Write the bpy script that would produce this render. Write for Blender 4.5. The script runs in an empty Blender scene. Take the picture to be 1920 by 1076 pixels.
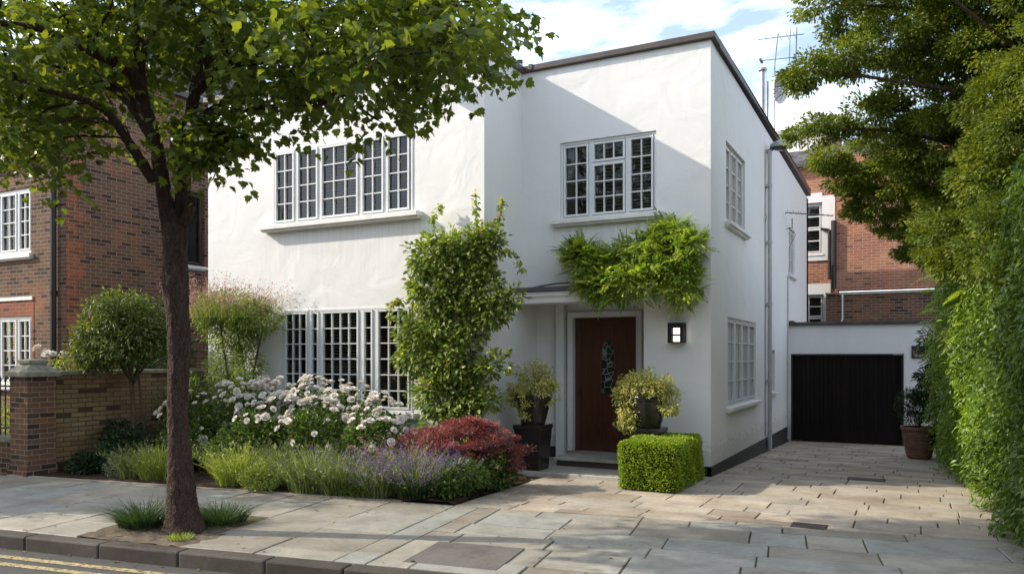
import bpy, math, random
import numpy as np
from mathutils import Vector
R = math.radians
C = bpy.context.scene.collection
random.seed(11)
rng = np.random.default_rng(11)

# ------------------------------------------------------------------ helpers
def world_loc(o):
    v = Vector((0, 0, 0))
    while o is not None:
        v += o.location; o = o.parent
    return v

def tag(o, label=None, cat=None, group=None, kind=None):
    if label: o['label'] = label
    if cat: o['category'] = cat
    if group: o['group'] = group
    if kind: o['kind'] = kind
    return o

def thing(name, label, cat, loc=(0, 0, 0), group=None):
    o = bpy.data.objects.new(name, None); C.objects.link(o)
    o.location = loc; o.empty_display_size = .2
    return tag(o, label, cat, group)

class MB:
    def __init__(s): s.v = []; s.f = []; s.r = []
    def face(s, pts, r=None):
        i = len(s.v); s.v += [tuple(p) for p in pts]
        s.f.append(tuple(range(i, i + len(pts)))); s.r.append(random.random() if r is None else r)
    def box(s, x0, x1, y0, y1, z0, z1):
        s.obox((0, 0), (1, 0), (0, 1), x0, x1, y0, y1, z0, z1)
    def obox(s, o, u, n, u0, u1, d0, d1, z0, z1, ztop2=None):
        """box in a wall frame: o origin (x,y), u along the wall, n outward; d along n"""
        if u0 > u1: u0, u1 = u1, u0
        if d0 > d1: d0, d1 = d1, d0
        if z0 > z1: z0, z1 = z1, z0
        flip = (u[0] * n[1] - u[1] * n[0]) < 0
        i = len(s.v)
        for (a, d, z) in ((u0, d0, z0), (u1, d0, z0), (u1, d1, z0), (u0, d1, z0), (u0, d0, z1), (u1, d0, z1), (u1, d1, z1), (u0, d1, z1)):
            if ztop2 is not None and z == z1 and a == u1: z = ztop2
            s.v.append((o[0] + u[0] * a + n[0] * d, o[1] + u[1] * a + n[1] * d, z))
        q = [(3, 2, 1, 0), (4, 5, 6, 7), (0, 1, 5, 4), (1, 2, 6, 5), (2, 3, 7, 6), (3, 0, 4, 7)]
        rr = random.random()
        for f in q:
            if flip: f = f[::-1]
            s.f.append(tuple(i + k for k in f)); s.r.append(rr)
    def tube(s, pts, rad, n=8, cap=True, wob=0.0, seed=0):
        pts = [Vector(p) for p in pts]
        if not hasattr(rad, '__len__'): rad = [rad] * len(pts)
        base = len(s.v); rs = random.Random(seed)
        t = (pts[1] - pts[0]).normalized()
        a = t.orthogonal().normalized()
        for k, p in enumerate(pts):
            if k == 0: t = pts[1] - pts[0]
            elif k == len(pts) - 1: t = pts[-1] - pts[-2]
            else: t = pts[k + 1] - pts[k - 1]
            t.normalize()
            a = (a - t * a.dot(t))
            if a.length < 1e-6: a = t.orthogonal()
            a.normalize(); b = t.cross(a)
            for j in range(n):
                an = 2 * math.pi * j / n
                r = rad[k] * (1 + wob * (rs.random() - .5))
                q = p + a * (r * math.cos(an)) + b * (r * math.sin(an))
                s.v.append(tuple(q))
        rr = random.random()
        for k in range(len(pts) - 1):
            for j in range(n):
                j2 = (j + 1) % n
                s.f.append((base + k * n + j, base + k * n + j2, base + (k + 1) * n + j2, base + (k + 1) * n + j)); s.r.append(rr)
        if cap:
            s.f.append(tuple(base + j for j in range(n))[::-1]); s.r.append(rr)
            m = base + (len(pts) - 1) * n
            s.f.append(tuple(m + j for j in range(n))); s.r.append(rr)
    def lathe(s, c, prof, n=24, sides_rot=0.0):
        base = len(s.v)
        for (r, z) in prof:
            for j in range(n):
                an = 2 * math.pi * j / n + sides_rot
                s.v.append((c[0] + r * math.cos(an), c[1] + r * math.sin(an), c[2] + z))
        rr = random.random()
        for k in range(len(prof) - 1):
            for j in range(n):
                j2 = (j + 1) % n
                s.f.append((base + k * n + j, base + k * n + j2, base + (k + 1) * n + j2, base + (k + 1) * n + j)); s.r.append(rr)
        s.f.append(tuple(base + j for j in range(n))[::-1]); s.r.append(rr)
        m = base + (len(prof) - 1) * n
        s.f.append(tuple(m + j for j in range(n))); s.r.append(rr)
    def build(s, name, mat, parent=None, smooth=False, bevel=0, attr=False, seg=2):
        w = world_loc(parent) if parent else Vector((0, 0, 0))
        me = bpy.data.meshes.new(name)
        me.from_pydata([(x - w.x, y - w.y, z - w.z) for (x, y, z) in s.v], [], s.f)
        if attr:
            a = me.attributes.new('rnd', 'FLOAT', 'FACE'); a.data.foreach_set('value', s.r)
        me.materials.append(mat)
        if smooth: me.polygons.foreach_set('use_smooth', [True] * len(me.polygons))
        me.update()
        o = bpy.data.objects.new(name, me); C.objects.link(o)
        if parent: o.parent = parent
        if bevel:
            b = o.modifiers.new('bevel', 'BEVEL'); b.width = bevel; b.segments = seg; b.limit_method = 'ANGLE'; b.angle_limit = R(40)
        return o

def copy_tree(o, parent=None):
    c = o.copy(); C.objects.link(c); c.parent = parent
    for ch in list(o.children): copy_tree(ch, c)
    return c

# ---- leaves: one template scattered with numpy into ONE mesh
def T_leaf(w=.45, fold=.12, curl=.1):          # pointed oval, folded along the midrib
    v = [(0, 0, 0), (w * .5, .35, fold), (0, .4, 0), (-w * .5, .35, fold), (w * .38, .72, fold * .8 - curl * .4), (0, .75, -curl * .4), (-w * .38, .72, fold * .8 - curl * .4), (0, 1, -curl)]
    f = [(0, 1, 2), (0, 2, 3), (1, 4, 5, 2), (2, 5, 6, 3), (4, 7, 5), (5, 7, 6)]
    return v, f
def T_maple():                                  # three-lobed toothed leaf
    v = [(0, 0, 0), (.30, .02, .05), (.52, .34, .09), (.30, .48, .04), (.30, .74, .02), (.12, .72, 0), (0, 1.04, -.12),
         (-.12, .72, 0), (-.30, .74, .02), (-.30, .48, .04), (-.52, .34, .09), (-.30, .02, .05), (0, .45, -.03)]
    f = [(0, 1, 2, 3, 12), (12, 3, 4, 5), (12, 5, 6, 7), (12, 7, 8, 9), (12, 9, 10, 11, 0)]
    return v, f
def T_diamond(w=.5, fold=.1):
    return [(0, 0, 0), (w * .5, .5, fold), (0, 1, -.05), (-w * .5, .5, fold)], [(0, 1, 2, 3)]
def T_oval(w=.6, fold=.1):
    return [(0, 0, 0), (w * .5, .3, fold), (w * .42, .72, fold), (0, 1, -.06), (-w * .42, .72, fold), (-w * .5, .3, fold), (0, .5, 0)], [(0, 1, 2, 6), (6, 2, 3), (6, 3, 4), (0, 6, 4, 5)]
def T_pinnate(n=5):                             # a compound leaf: rachis with leaflets
    v = []; f = []
    for k in range(n):
        y = .12 + .78 * k / n
        l = .34 * (1 - .35 * abs(k / n - .35))
        for sgn in (1, -1):
            i = len(v)
            dx, dy = .82 * sgn, .55
            px, py = -dy * sgn * .16 * 1.0, dx * sgn * .16
            z = -.22 * (y ** 2)
            v += [(0, y, z), (dx * l * .5 + px * l, y + dy * l * .5 + py * l, z + .02), (dx * l, y + dy * l, z - .06), (dx * l * .5 - px * l, y + dy * l * .5 - py * l, z + .02)]
            f.append((i, i + 1, i + 2, i + 3) if sgn > 0 else (i + 3, i + 2, i + 1, i))
    i = len(v)
    v += [(0, .88, -.18), (.06, 1.05, -.22), (0, 1.24, -.32), (-.06, 1.05, -.22)]; f.append((i, i + 1, i + 2, i + 3))
    i = len(v)
    v += [(-.008, 0, 0), (.008, 0, 0), (.006, .88, -.18), (-.006, .88, -.18)]; f.append((i, i + 1, i + 2, i + 3))
    return v, f

def unit(a): return a / np.maximum(np.linalg.norm(a, axis=1, keepdims=True), 1e-9)

def leaf_mesh(name, mat, parent, P, D, U, S, T, rnd=None, obj=True):
    P = np.asarray(P, float); N = len(P)
    if N == 0: return None
    y = unit(np.asarray(D, float)); x = unit(np.cross(y, np.asarray(U, float))); z = np.cross(x, y)
    tv = np.array(T[0]); tf = T[1]; k = len(tv)
    S = np.asarray(S, float).reshape(-1, 1, 1)
    V = P[:, None, :] + S * (tv[None, :, 0:1] * x[:, None, :] + tv[None, :, 1:2] * y[:, None, :] + tv[None, :, 2:3] * z[:, None, :])
    V = V.reshape(-1, 3)
    if parent is not None:
        w = world_loc(parent); V = V - np.array([w.x, w.y, w.z])
    cnt = np.array([len(f) for f in tf]); flat = np.concatenate([np.array(f) for f in tf])
    L = (np.arange(N)[:, None] * k + flat[None, :]).ravel()
    tot = np.tile(cnt, N); start = np.concatenate([[0], np.cumsum(tot)[:-1]])
    me = bpy.data.meshes.new(name)
    me.vertices.add(len(V)); me.vertices.foreach_set('co', V.astype(np.float32).ravel())
    me.loops.add(len(L)); me.loops.foreach_set('vertex_index', L.astype(np.int32))
    me.polygons.add(len(tot)); me.polygons.foreach_set('loop_start', start.astype(np.int32)); me.polygons.foreach_set('loop_total', tot.astype(np.int32))
    me.update(calc_edges=True)
    if rnd is None: rnd = rng.random(N)
    a = me.attributes.new('rnd', 'FLOAT', 'FACE'); a.data.foreach_set('value', np.repeat(rnd, len(tf)).astype(np.float32))
    me.materials.append(mat)
    o = bpy.data.objects.new(name, me); C.objects.link(o)
    if parent is not None: o.parent = parent
    return o

def rdir(n):
    return unit(rng.normal(size=(n, 3)))

def blob_pts(n, c, r, shell=.35, lump=.25, clumps=14):
    """points in a lumpy ellipsoid, denser towards its surface; returns points and outward directions"""
    d = rdir(n); q = (shell + (1 - shell) * rng.random(n) ** .6)
    ph = rdir(clumps)
    m = (d @ ph.T).max(axis=1)
    q = q * (1 - lump + lump * 1.5 * np.clip((m - .75) * 4, 0, 1))
    return np.array(c) + d * q[:, None] * np.array(r), d

def clumpy(n, centers, radii, per, rad, flat=.6):
    """hierarchical: clumps on/in each ellipsoid, leaves in each clump"""
    P = []; D = []
    centers = np.array(centers, float); radii = np.array(radii, float)
    vol = radii.prod(axis=1) ** (2 / 3); pr = vol / vol.sum()
    nc = max(1, n // per)
    idx = rng.choice(len(centers), nc, p=pr)
    d = rdir(nc); q = .3 + .7 * rng.random(nc) ** .5
    cc = centers[idx] + d * q[:, None] * radii[idx]
    rr = rad * (.6 + .8 * rng.random(nc))
    for i in range(nc):
        e = rdir(per); qq = rng.random(per) ** .45
        P.append(cc[i] + e * qq[:, None] * rr[i] * np.array([1, 1, flat])); D.append(e * .7 + d[i] * .6)
    rn = np.repeat(rng.random(nc), per) * .5 + rng.random(nc * per) * .5
    return np.concatenate(P), np.concatenate(D), rn

# ------------------------------------------------------------------ materials
def nt(name):
    m = bpy.data.materials.new(name); m.use_nodes = True
    t = m.node_tree; b = t.nodes['Principled BSDF']
    return m, t, b
def N(t, typ, **kw):
    n = t.nodes.new(typ)
    for k, v in kw.items():
        if k in n.inputs.keys() if hasattr(n.inputs, 'keys') else False: n.inputs[k].default_value = v
        else: setattr(n, k, v)
    return n
def ramp(t, fac, stops):
    r = t.nodes.new('ShaderNodeValToRGB'); t.links.new(fac, r.inputs[0])
    e = r.color_ramp.elements
    while len(e) < len(stops): e.new(.5)
    for el, (p, c) in zip(e, stops):
        el.position = p; el.color = (*c, 1)
    return r.outputs[0]
def noise(t, vec, scale, detail=4, rough=.55, dist=0):
    n = t.nodes.new('ShaderNodeTexNoise'); n.inputs['Scale'].default_value = scale; n.inputs['Detail'].default_value = detail
    n.inputs['Roughness'].default_value = rough; n.inputs['Distortion'].default_value = dist
    if vec is not None: t.links.new(vec, n.inputs['Vector'])
    return n.outputs[0]
def geo_pos(t): return t.nodes.new('ShaderNodeNewGeometry').outputs['Position']
def mapping(t, vec, scale=(1, 1, 1), rot=(0, 0, 0)):
    m = t.nodes.new('ShaderNodeMapping'); m.inputs['Scale'].default_value = scale; m.inputs['Rotation'].default_value = rot
    t.links.new(vec, m.inputs['Vector']); return m.outputs[0]
def mixc(t, fac, a, b, mode='MIX'):
    m = t.nodes.new('ShaderNodeMix'); m.data_type = 'RGBA'; m.blend_type = mode
    if isinstance(fac, (int, float)): m.inputs[0].default_value = fac
    else: t.links.new(fac, m.inputs[0])
    for i, s in ((6, a), (7, b)):
        if isinstance(s, tuple): m.inputs[i].default_value = (*s, 1)
        else: t.links.new(s, m.inputs[i])
    return m.outputs[2]
def math_(t, op, a, b=None):
    m = t.nodes.new('ShaderNodeMath'); m.operation = op
    for i, s in enumerate((a, b)):
        if s is None: continue
        if isinstance(s, (int, float)): m.inputs[i].default_value = s
        else: t.links.new(s, m.inputs[i])
    return m.outputs[0]
def bump(t, b, h, strength=.3, dist=.01, prev=None):
    n = t.nodes.new('ShaderNodeBump'); n.inputs['Strength'].default_value = strength; n.inputs['Distance'].default_value = dist
    t.links.new(h, n.inputs['Height'])
    if prev is not None: t.links.new(prev, n.inputs['Normal'])
    t.links.new(n.outputs[0], b.inputs['Normal']); return n.outputs[0]
def wallvec(t):
    """2-D metres on any upright wall: x or y along it, z up"""
    g = t.nodes.new('ShaderNodeNewGeometry'); s = t.nodes.new('ShaderNodeSeparateXYZ'); t.links.new(g.outputs['Position'], s.inputs[0])
    sn = t.nodes.new('ShaderNodeSeparateXYZ'); t.links.new(g.outputs['True Normal'], sn.inputs[0])
    sel = math_(t, 'GREATER_THAN', math_(t, 'ABSOLUTE', sn.outputs[0]), .7)
    up = math_(t, 'GREATER_THAN', math_(t, 'ABSOLUTE', sn.outputs[2]), .7)
    a = math_(t, 'ADD', math_(t, 'MULTIPLY', s.outputs[0], math_(t, 'SUBTRACT', 1, sel)), math_(t, 'MULTIPLY', s.outputs[1], sel))
    z = math_(t, 'ADD', math_(t, 'MULTIPLY', s.outputs[2], math_(t, 'SUBTRACT', 1, up)), math_(t, 'MULTIPLY', s.outputs[1], up))
    c = t.nodes.new('ShaderNodeCombineXYZ'); t.links.new(a, c.inputs[0]); t.links.new(z, c.inputs[1])
    return c.outputs[0]

def plain(name, col, rough=.5, metal=0, var=0.0, scale=6, bmp=0.0, bscale=60, spec=.5):
    m, t, b = nt(name); p = geo_pos(t)
    if var:
        c = ramp(t, noise(t, p, scale, 5), [(.3, tuple(max(0, x * (1 - var)) for x in col)), (.7, tuple(min(1, x * (1 + var)) for x in col))])
        t.links.new(c, b.inputs['Base Color'])
    else: b.inputs['Base Color'].default_value = (*col, 1)
    b.inputs['Roughness'].default_value = rough; b.inputs['Metallic'].default_value = metal; b.inputs['Specular IOR Level'].default_value = spec
    if bmp: bump(t, b, noise(t, p, bscale, 6), bmp, .004)
    return m

def brick_mat(name, c1, c2, patch, mortar, patch_lo=.5, patch_hi=.7, w=.225, h=.075, bmp=.8, dark=(.05, .03, .025), dk=.78, dks=.75):
    m, t, b = nt(name); v = wallvec(t)
    nz = t.nodes.new('ShaderNodeTexNoise'); nz.inputs['Scale'].default_value = 7; t.links.new(v, nz.inputs['Vector'])
    sub = t.nodes.new('ShaderNodeVectorMath'); sub.operation = 'SUBTRACT'; t.links.new(nz.outputs['Color'], sub.inputs[0]); sub.inputs[1].default_value = (.5, .5, .5)
    sc = t.nodes.new('ShaderNodeVectorMath'); sc.operation = 'SCALE'; t.links.new(sub.outputs[0], sc.inputs[0]); sc.inputs['Scale'].default_value = .018
    ad = t.nodes.new('ShaderNodeVectorMath'); ad.operation = 'ADD'; t.links.new(v, ad.inputs[0]); t.links.new(sc.outputs[0], ad.inputs[1])
    def bt(ca, cb, mo):
        n = t.nodes.new('ShaderNodeTexBrick'); t.links.new(ad.outputs[0], n.inputs['Vector'])
        n.inputs['Scale'].default_value = 1; n.inputs['Brick Width'].default_value = w; n.inputs['Row Height'].default_value = h
        n.inputs['Mortar Size'].default_value = .007; n.inputs['Mortar Smooth'].default_value = .25; n.inputs['Bias'].default_value = 0
        n.inputs['Color1'].default_value = (*ca, 1); n.inputs['Color2'].default_value = (*cb, 1); n.inputs['Mortar'].default_value = (*mo, 1)
        return n
    A = bt(c1, c2, mortar); B = bt(patch, tuple(x * .75 for x in patch), mortar)
    K = bt((0, 0, 0), (1, 1, 1), (0, 0, 0))
    ff = ramp(t, noise(t, v, .9, 5, .6), [(patch_lo, (0, 0, 0)), (patch_hi, (1, 1, 1))])
    col = mixc(t, ff, A.outputs[0], B.outputs[0])
    kk = ramp(t, K.outputs[0], [(dk, (0, 0, 0)), (dk + .06, (1, 1, 1))])
    col = mixc(t, math_(t, 'MULTIPLY', kk, dks), col, dark)
    col = mixc(t, .55, col, ramp(t, noise(t, v, 2.2, 8, .7), [(.25, (.45, .43, .42)), (.75, (1.0, 1.0, 1.0))]), 'MULTIPLY')
    col = mixc(t, .35, col, ramp(t, noise(t, v, 60, 4), [(.3, (.5, .5, .5)), (.7, (1, 1, 1))]), 'MULTIPLY')
    t.links.new(col, b.inputs['Base Color']); b.inputs['Roughness'].default_value = .9; b.inputs['Specular IOR Level'].default_value = .2
    hgt = math_(t, 'ADD', math_(t, 'SUBTRACT', 1, A.outputs['Fac']), math_(t, 'MULTIPLY', noise(t, v, 45, 5), .45))
    bump(t, b, hgt, bmp, .012)
    return m

def leaf_mat(name, stops, trans=.35, rough=.42, tint=(1.25, 1.3, .5), spec=.4):
    m, t, b = nt(name)
    a = t.nodes.new('ShaderNodeAttribute'); a.attribute_name = 'rnd'
    c = ramp(t, a.outputs['Fac'], stops)
    t.links.new(c, b.inputs['Base Color']); b.inputs['Roughness'].default_value = rough; b.inputs['Specular IOR Level'].default_value = spec
    tr = t.nodes.new('ShaderNodeBsdfTranslucent')
    tc = mixc(t, 1.0, c, tint, 'MULTIPLY'); t.links.new(tc, tr.inputs['Color'])
    mx = t.nodes.new('ShaderNodeMixShader'); mx.inputs[0].default_value = trans
    t.links.new(b.outputs[0], mx.inputs[1]); t.links.new(tr.outputs[0], mx.inputs[2])
    out = t.nodes['Material Output']; t.links.new(mx.outputs[0], out.inputs['Surface'])
    return m

def stucco_mat(name, col):
    m, t, b = nt(name); p = geo_pos(t)
    c = ramp(t, noise(t, p, 1.1, 6, .6), [(.3, tuple(x * .955 for x in col)), (.7, col)])
    streak = noise(t, mapping(t, p, (2.2, 2.2, .25)), 2.5, 5, .6)
    c = mixc(t, math_(t, 'MULTIPLY', ramp(t, streak, [(.52, (0, 0, 0)), (.8, (1, 1, 1))]), .16), c, (.55, .53, .48))
    sp = t.nodes.new('ShaderNodeSeparateXYZ'); t.links.new(p, sp.inputs[0])
    spl = math_(t, 'MULTIPLY', math_(t, 'LESS_THAN', math_(t, 'ADD', sp.outputs[2], math_(t, 'MULTIPLY', noise(t, p, 9, 6, .7), -.9)), -.05), .34)
    c = mixc(t, spl, c, (.36, .31, .23))
    stk = ramp(t, noise(t, mapping(t, p, (9, 9, .35)), 2.2, 5, .65), [(.45, (0, 0, 0)), (.75, (1, 1, 1))])
    for (xa, xb, zt, ln) in ((-9.95, -6.75, 3.84, .9), (-5.1, -3.3, 3.76, .8), (-11.4, -5.6, 6.2, .45), (-5.6, -2.7, 6.2, .4)):
        mk = math_(t, 'MULTIPLY', math_(t, 'GREATER_THAN', sp.outputs[0], xa), math_(t, 'LESS_THAN', sp.outputs[0], xb))
        hh = t.nodes.new('ShaderNodeMapRange'); t.links.new(sp.outputs[2], hh.inputs[0]); hh.inputs[1].default_value = zt - ln; hh.inputs[2].default_value = zt
        mk = math_(t, 'MULTIPLY', mk, math_(t, 'MULTIPLY', hh.outputs[0], math_(t, 'LESS_THAN', sp.outputs[2], zt)))
        c = mixc(t, math_(t, 'MULTIPLY', math_(t, 'MULTIPLY', mk, stk), .35), c, (.40, .38, .33))
    patch = ramp(t, noise(t, p, .7, 2, .4, .8), [(.62, (0, 0, 0)), (.64, (1, 1, 1))])
    c = mixc(t, math_(t, 'MULTIPLY', patch, .12), c, (.72, .72, .70))
    t.links.new(c, b.inputs['Base Color']); b.inputs['Roughness'].default_value = .75; b.inputs['Specular IOR Level'].default_value = .25
    h1 = noise(t, p, 1.6, 3, .5, .6); h2 = noise(t, p, 28, 6, .6)
    n1 = bump(t, b, h1, .45, .05); bump(t, b, h2, .22, .006, n1)
    return m

def stone_mat(name, stops, rough=.75, bs=40, bmp=.35, stain=(.5, .47, .42)):
    m, t, b = nt(name); p = geo_pos(t)
    a = t.nodes.new('ShaderNodeAttribute'); a.attribute_name = 'rnd'
    c = ramp(t, a.outputs['Fac'], stops)
    c = mixc(t, .7, c, ramp(t, noise(t, p, 1.7, 8, .68), [(.33, stain), (.58, (1, 1, 1))]), 'MULTIPLY')
    c = mixc(t, math_(t, 'MULTIPLY', ramp(t, noise(t, p, 4.5, 7, .75, .5), [(.57, (0, 0, 0)), (.70, (1, 1, 1))]), .45), c, (.13, .115, .075))
    c = mixc(t, .5, c, ramp(t, noise(t, p, 22, 6, .7), [(.3, (.62, .6, .57)), (.65, (1, 1, 1))]), 'MULTIPLY')
    c = mixc(t, .35, c, ramp(t, noise(t, p, 130, 3, .6), [(.35, (.6, .6, .6)), (.6, (1, 1, 1))]), 'MULTIPLY')
    t.links.new(c, b.inputs['Base Color'])
    rr = ramp(t, noise(t, p, 3, 5), [(.3, (rough - .15,) * 3), (.7, (rough + .1,) * 3)]); t.links.new(rr, b.inputs['Roughness'])
    b.inputs['Specular IOR Level'].default_value = .35
    n1 = bump(t, b, noise(t, p, 6, 5, .6), .3, .012); bump(t, b, noise(t, p, bs, 6, .65), bmp, .004, n1)
    return m

def bark_mat(name, c1, c2):
    m, t, b = nt(name); p = geo_pos(t)
    n = noise(t, mapping(t, p, (1, 1, .28)), 26, 8, .7, 1.2)
    v = t.nodes.new('ShaderNodeTexVoronoi'); v.feature = 'DISTANCE_TO_EDGE'; v.inputs['Scale'].default_value = 34
    t.links.new(mapping(t, p, (1, 1, .5)), v.inputs['Vector'])
    h = math_(t, 'ADD', math_(t, 'MULTIPLY', n, .8), math_(t, 'MINIMUM', math_(t, 'MULTIPLY', v.outputs[0], 3), .6))
    c = ramp(t, n, [(.3, c1), (.7, c2)])
    c = mixc(t, .5, c, ramp(t, noise(t, p, 3, 4), [(.3, (.55, .55, .55)), (.7, (1.1, 1.0, .95))]), 'MULTIPLY')
    t.links.new(c, b.inputs['Base Color']); b.inputs['Roughness'].default_value = .9; b.inputs['Specular IOR Level'].default_value = .2
    bump(t, b, h, .9, .02)
    return m

M = {}
M['stucco'] = stucco_mat('white_stucco', (.755, .75, .73))
M['paint'] = plain('white_gloss_paint', (.66, .67, .66), .35, var=.04, scale=4, bmp=.05, bscale=30)
M['sill'] = plain('painted_sill', (.72, .71, .67), .6, var=.1, scale=5, bmp=.15)
M['coping'] = plain('brown_coping', (.06, .048, .042), .55, var=.3, scale=4, bmp=.1)
M['lead'] = plain('grey_lead', (.09, .095, .1), .55, var=.25, scale=5, bmp=.2, bscale=15)
M['plinth'] = plain('black_plinth', (.022, .02, .02), .6, var=.4, scale=5, bmp=.3, bscale=25)
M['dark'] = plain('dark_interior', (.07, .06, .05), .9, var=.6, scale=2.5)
M['blind'] = plain('grey_blind', (.36, .35, .32), .7, var=.2, scale=3)
M['blindw'] = plain('pale_blind', (.45, .46, .43), .7, var=.1, scale=3)
M['curtain'] = plain('net_curtain', (.32, .31, .28), .9, var=.25, scale=9)
M['black'] = plain('black_metal', (.02, .02, .021), .4, .3, var=.2)
M['glaze'] = plain('black_glazed_pot', (.022, .019, .018), .22, var=.4, scale=4, bmp=.08, bscale=12)
M['pipe'] = plain('grey_drainpipe', (.42, .42, .41), .45, var=.12, scale=8)
M['galv'] = plain('galvanised', (.30, .31, .32), .4, .6, var=.15, scale=9)
M['aerial'] = plain('aerial_metal', (.12, .12, .125), .4, .5)
M['cable'] = plain('cable', (.25, .25, .24), .6)
M['step'] = stone_mat('step_stone', [(0, (.46, .44, .39)), (1, (.54, .51, .45))], .6)
M['riser'] = plain('dark_riser', (.06, .04, .032), .6, var=.3, bmp=.2)
M['terracotta'] = plain('terracotta', (.20, .095, .06), .75, var=.25, scale=8, bmp=.2)
M['soil'] = plain('soil', (.045, .03, .02), .95, var=.5, scale=14, bmp=1, bscale=50, spec=.1)
M['pit'] = plain('dusty_soil', (.13, .105, .075), .95, var=.4, scale=10, bmp=1, bscale=60, spec=.1)
M['joint'] = plain('joint_sand', (.10, .09, .05), .95, var=.6, scale=3, bmp=.8, bscale=80, spec=.1)
M['slate'] = brick_mat('slate', (.10, .10, .11), (.16, .155, .16), (.13, .125, .12), (.03, .03, .03), w=.28, h=.2)
M['brickL'] = brick_mat('old_brown_brick', (.21, .11, .065), (.135, .08, .056), (.36, .14, .065), (.32, .27, .20), .52, .72)
M['brickO'] = brick_mat('orange_brick', (.42, .13, .05), (.33, .10, .045), (.45, .15, .06), (.33, .26, .2), w=.075, h=.24, dark=(.22, .07, .03))
M['brickQ'] = brick_mat('red_quoin_brick', (.38, .12, .055), (.27, .085, .045), (.42, .14, .06), (.33, .28, .22), w=.225, h=.075, dark=(.14, .06, .04))
M['brickR'] = brick_mat('red_brick', (.50, .18, .09), (.34, .13, .08), (.55, .25, .14), (.5, .43, .36), .4, .62, dk=.9, dks=.4)
M['brickY'] = brick_mat('yellow_stock_brick', (.33, .22, .11), (.22, .12, .065), (.36, .26, .14), (.10, .08, .06), .42, .6, w=.235, h=.072)
M['capstone'] = plain('weathered_capstone', (.22, .21, .16), .9, var=.35, scale=9, bmp=.5)
M['bark'] = bark_mat('rough_bark', (.022, .014, .011), (.10, .066, .05))
M['stem'] = bark_mat('stem_bark', (.07, .05, .03), (.17, .13, .085))

def wood_door():
    m, t, b = nt('mahogany'); p = geo_pos(t)
    n = noise(t, mapping(t, p, (14, 14, .7)), 3.2, 7, .65, 1.0)
    c = ramp(t, n, [(.28, (.036, .012, .007)), (.55, (.078, .026, .014)), (.78, (.12, .042, .022))])
    t.links.new(c, b.inputs['Base Color']); b.inputs['Roughness'].default_value = .28; b.inputs['Coat Weight'].default_value = .4
    bump(t, b, n, .12, .002); return m
M['door'] = wood_door()
def plank_mat():
    m, t, b = nt('black_stained_planks'); p = geo_pos(t)
    n = noise(t, mapping(t, p, (16, 16, .5)), 3, 7, .65)
    a = t.nodes.new('ShaderNodeAttribute'); a.attribute_name = 'rnd'
    c = ramp(t, n, [(.3, (.003, .0025, .0025)), (.75, (.014, .009, .008))])
    c = mixc(t, .6, c, ramp(t, a.outputs['Fac'], [(0, (.4, .4, .4)), (1, (1.2, 1.0, .95))]), 'MULTIPLY')
    t.links.new(c, b.inputs['Base Color']); b.inputs['Roughness'].default_value = .6; b.inputs['Specular IOR Level'].default_value = .15; bump(t, b, n, .3, .003); return m
M['plank'] = plank_mat()

def glass_mat(name='window_glass', tint=(.75, .8, .78), rough=.02):
    m = bpy.data.materials.new(name); m.use_nodes = True; t = m.node_tree; t.nodes.remove(t.nodes['Principled BSDF'])
    tr = t.nodes.new('ShaderNodeBsdfTransparent'); tr.inputs[0].default_value = (*tint, 1)
    g = t.nodes.new('ShaderNodeBsdfGlossy'); g.inputs['Roughness'].default_value = rough; g.inputs['Color'].default_value = (.95, .97, .97, 1)
    f = t.nodes.new('ShaderNodeFresnel'); f.inputs[0].default_value = 1.5
    bp = t.nodes.new('ShaderNodeBump'); bp.inputs['Strength'].default_value = .12; bp.inputs['Distance'].default_value = .02
    t.links.new(noise(t, geo_pos(t), 3.5, 2), bp.inputs['Height']); t.links.new(bp.outputs[0], g.inputs['Normal'])
    mx = t.nodes.new('ShaderNodeMixShader'); t.links.new(f.outputs[0], mx.inputs[0]); t.links.new(tr.outputs[0], mx.inputs[1]); t.links.new(g.outputs[0], mx.inputs[2])
    t.links.new(mx.outputs[0], t.nodes['Material Output'].inputs['Surface']); return m
M['glass'] = glass_mat()
def leaded():
    m, t, b = nt('leaded_glass'); p = wallvec(t)
    v = t.nodes.new('ShaderNodeTexVoronoi'); v.feature = 'DISTANCE_TO_EDGE'; v.inputs['Scale'].default_value = 9; t.links.new(p, v.inputs['Vector'])
    v2 = t.nodes.new('ShaderNodeTexVoronoi'); v2.inputs['Scale'].default_value = 9; t.links.new(p, v2.inputs['Vector'])
    e = ramp(t, v.outputs[0], [(.02, (1, 1, 1)), (.06, (0, 0, 0))])
    c = mixc(t, .5, (.02, .035, .03), v2.outputs['Color'], 'MULTIPLY')
    c = mixc(t, e, c, (.22, .24, .22)); t.links.new(c, b.inputs['Base Color']); b.inputs['Roughness'].default_value = .12
    bump(t, b, v.outputs[0], .6, .01); return m
M['leaded'] = leaded()
def emis(name, col, s):
    m, t, b = nt(name); b.inputs['Base Color'].default_value = (*col, 1); b.inputs['Emission Color'].default_value = (*col, 1); b.inputs['Emission Strength'].default_value = s; return m
M['lit'] = emis('lit_lantern_glass', (1, .93, .78), .95)

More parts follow.
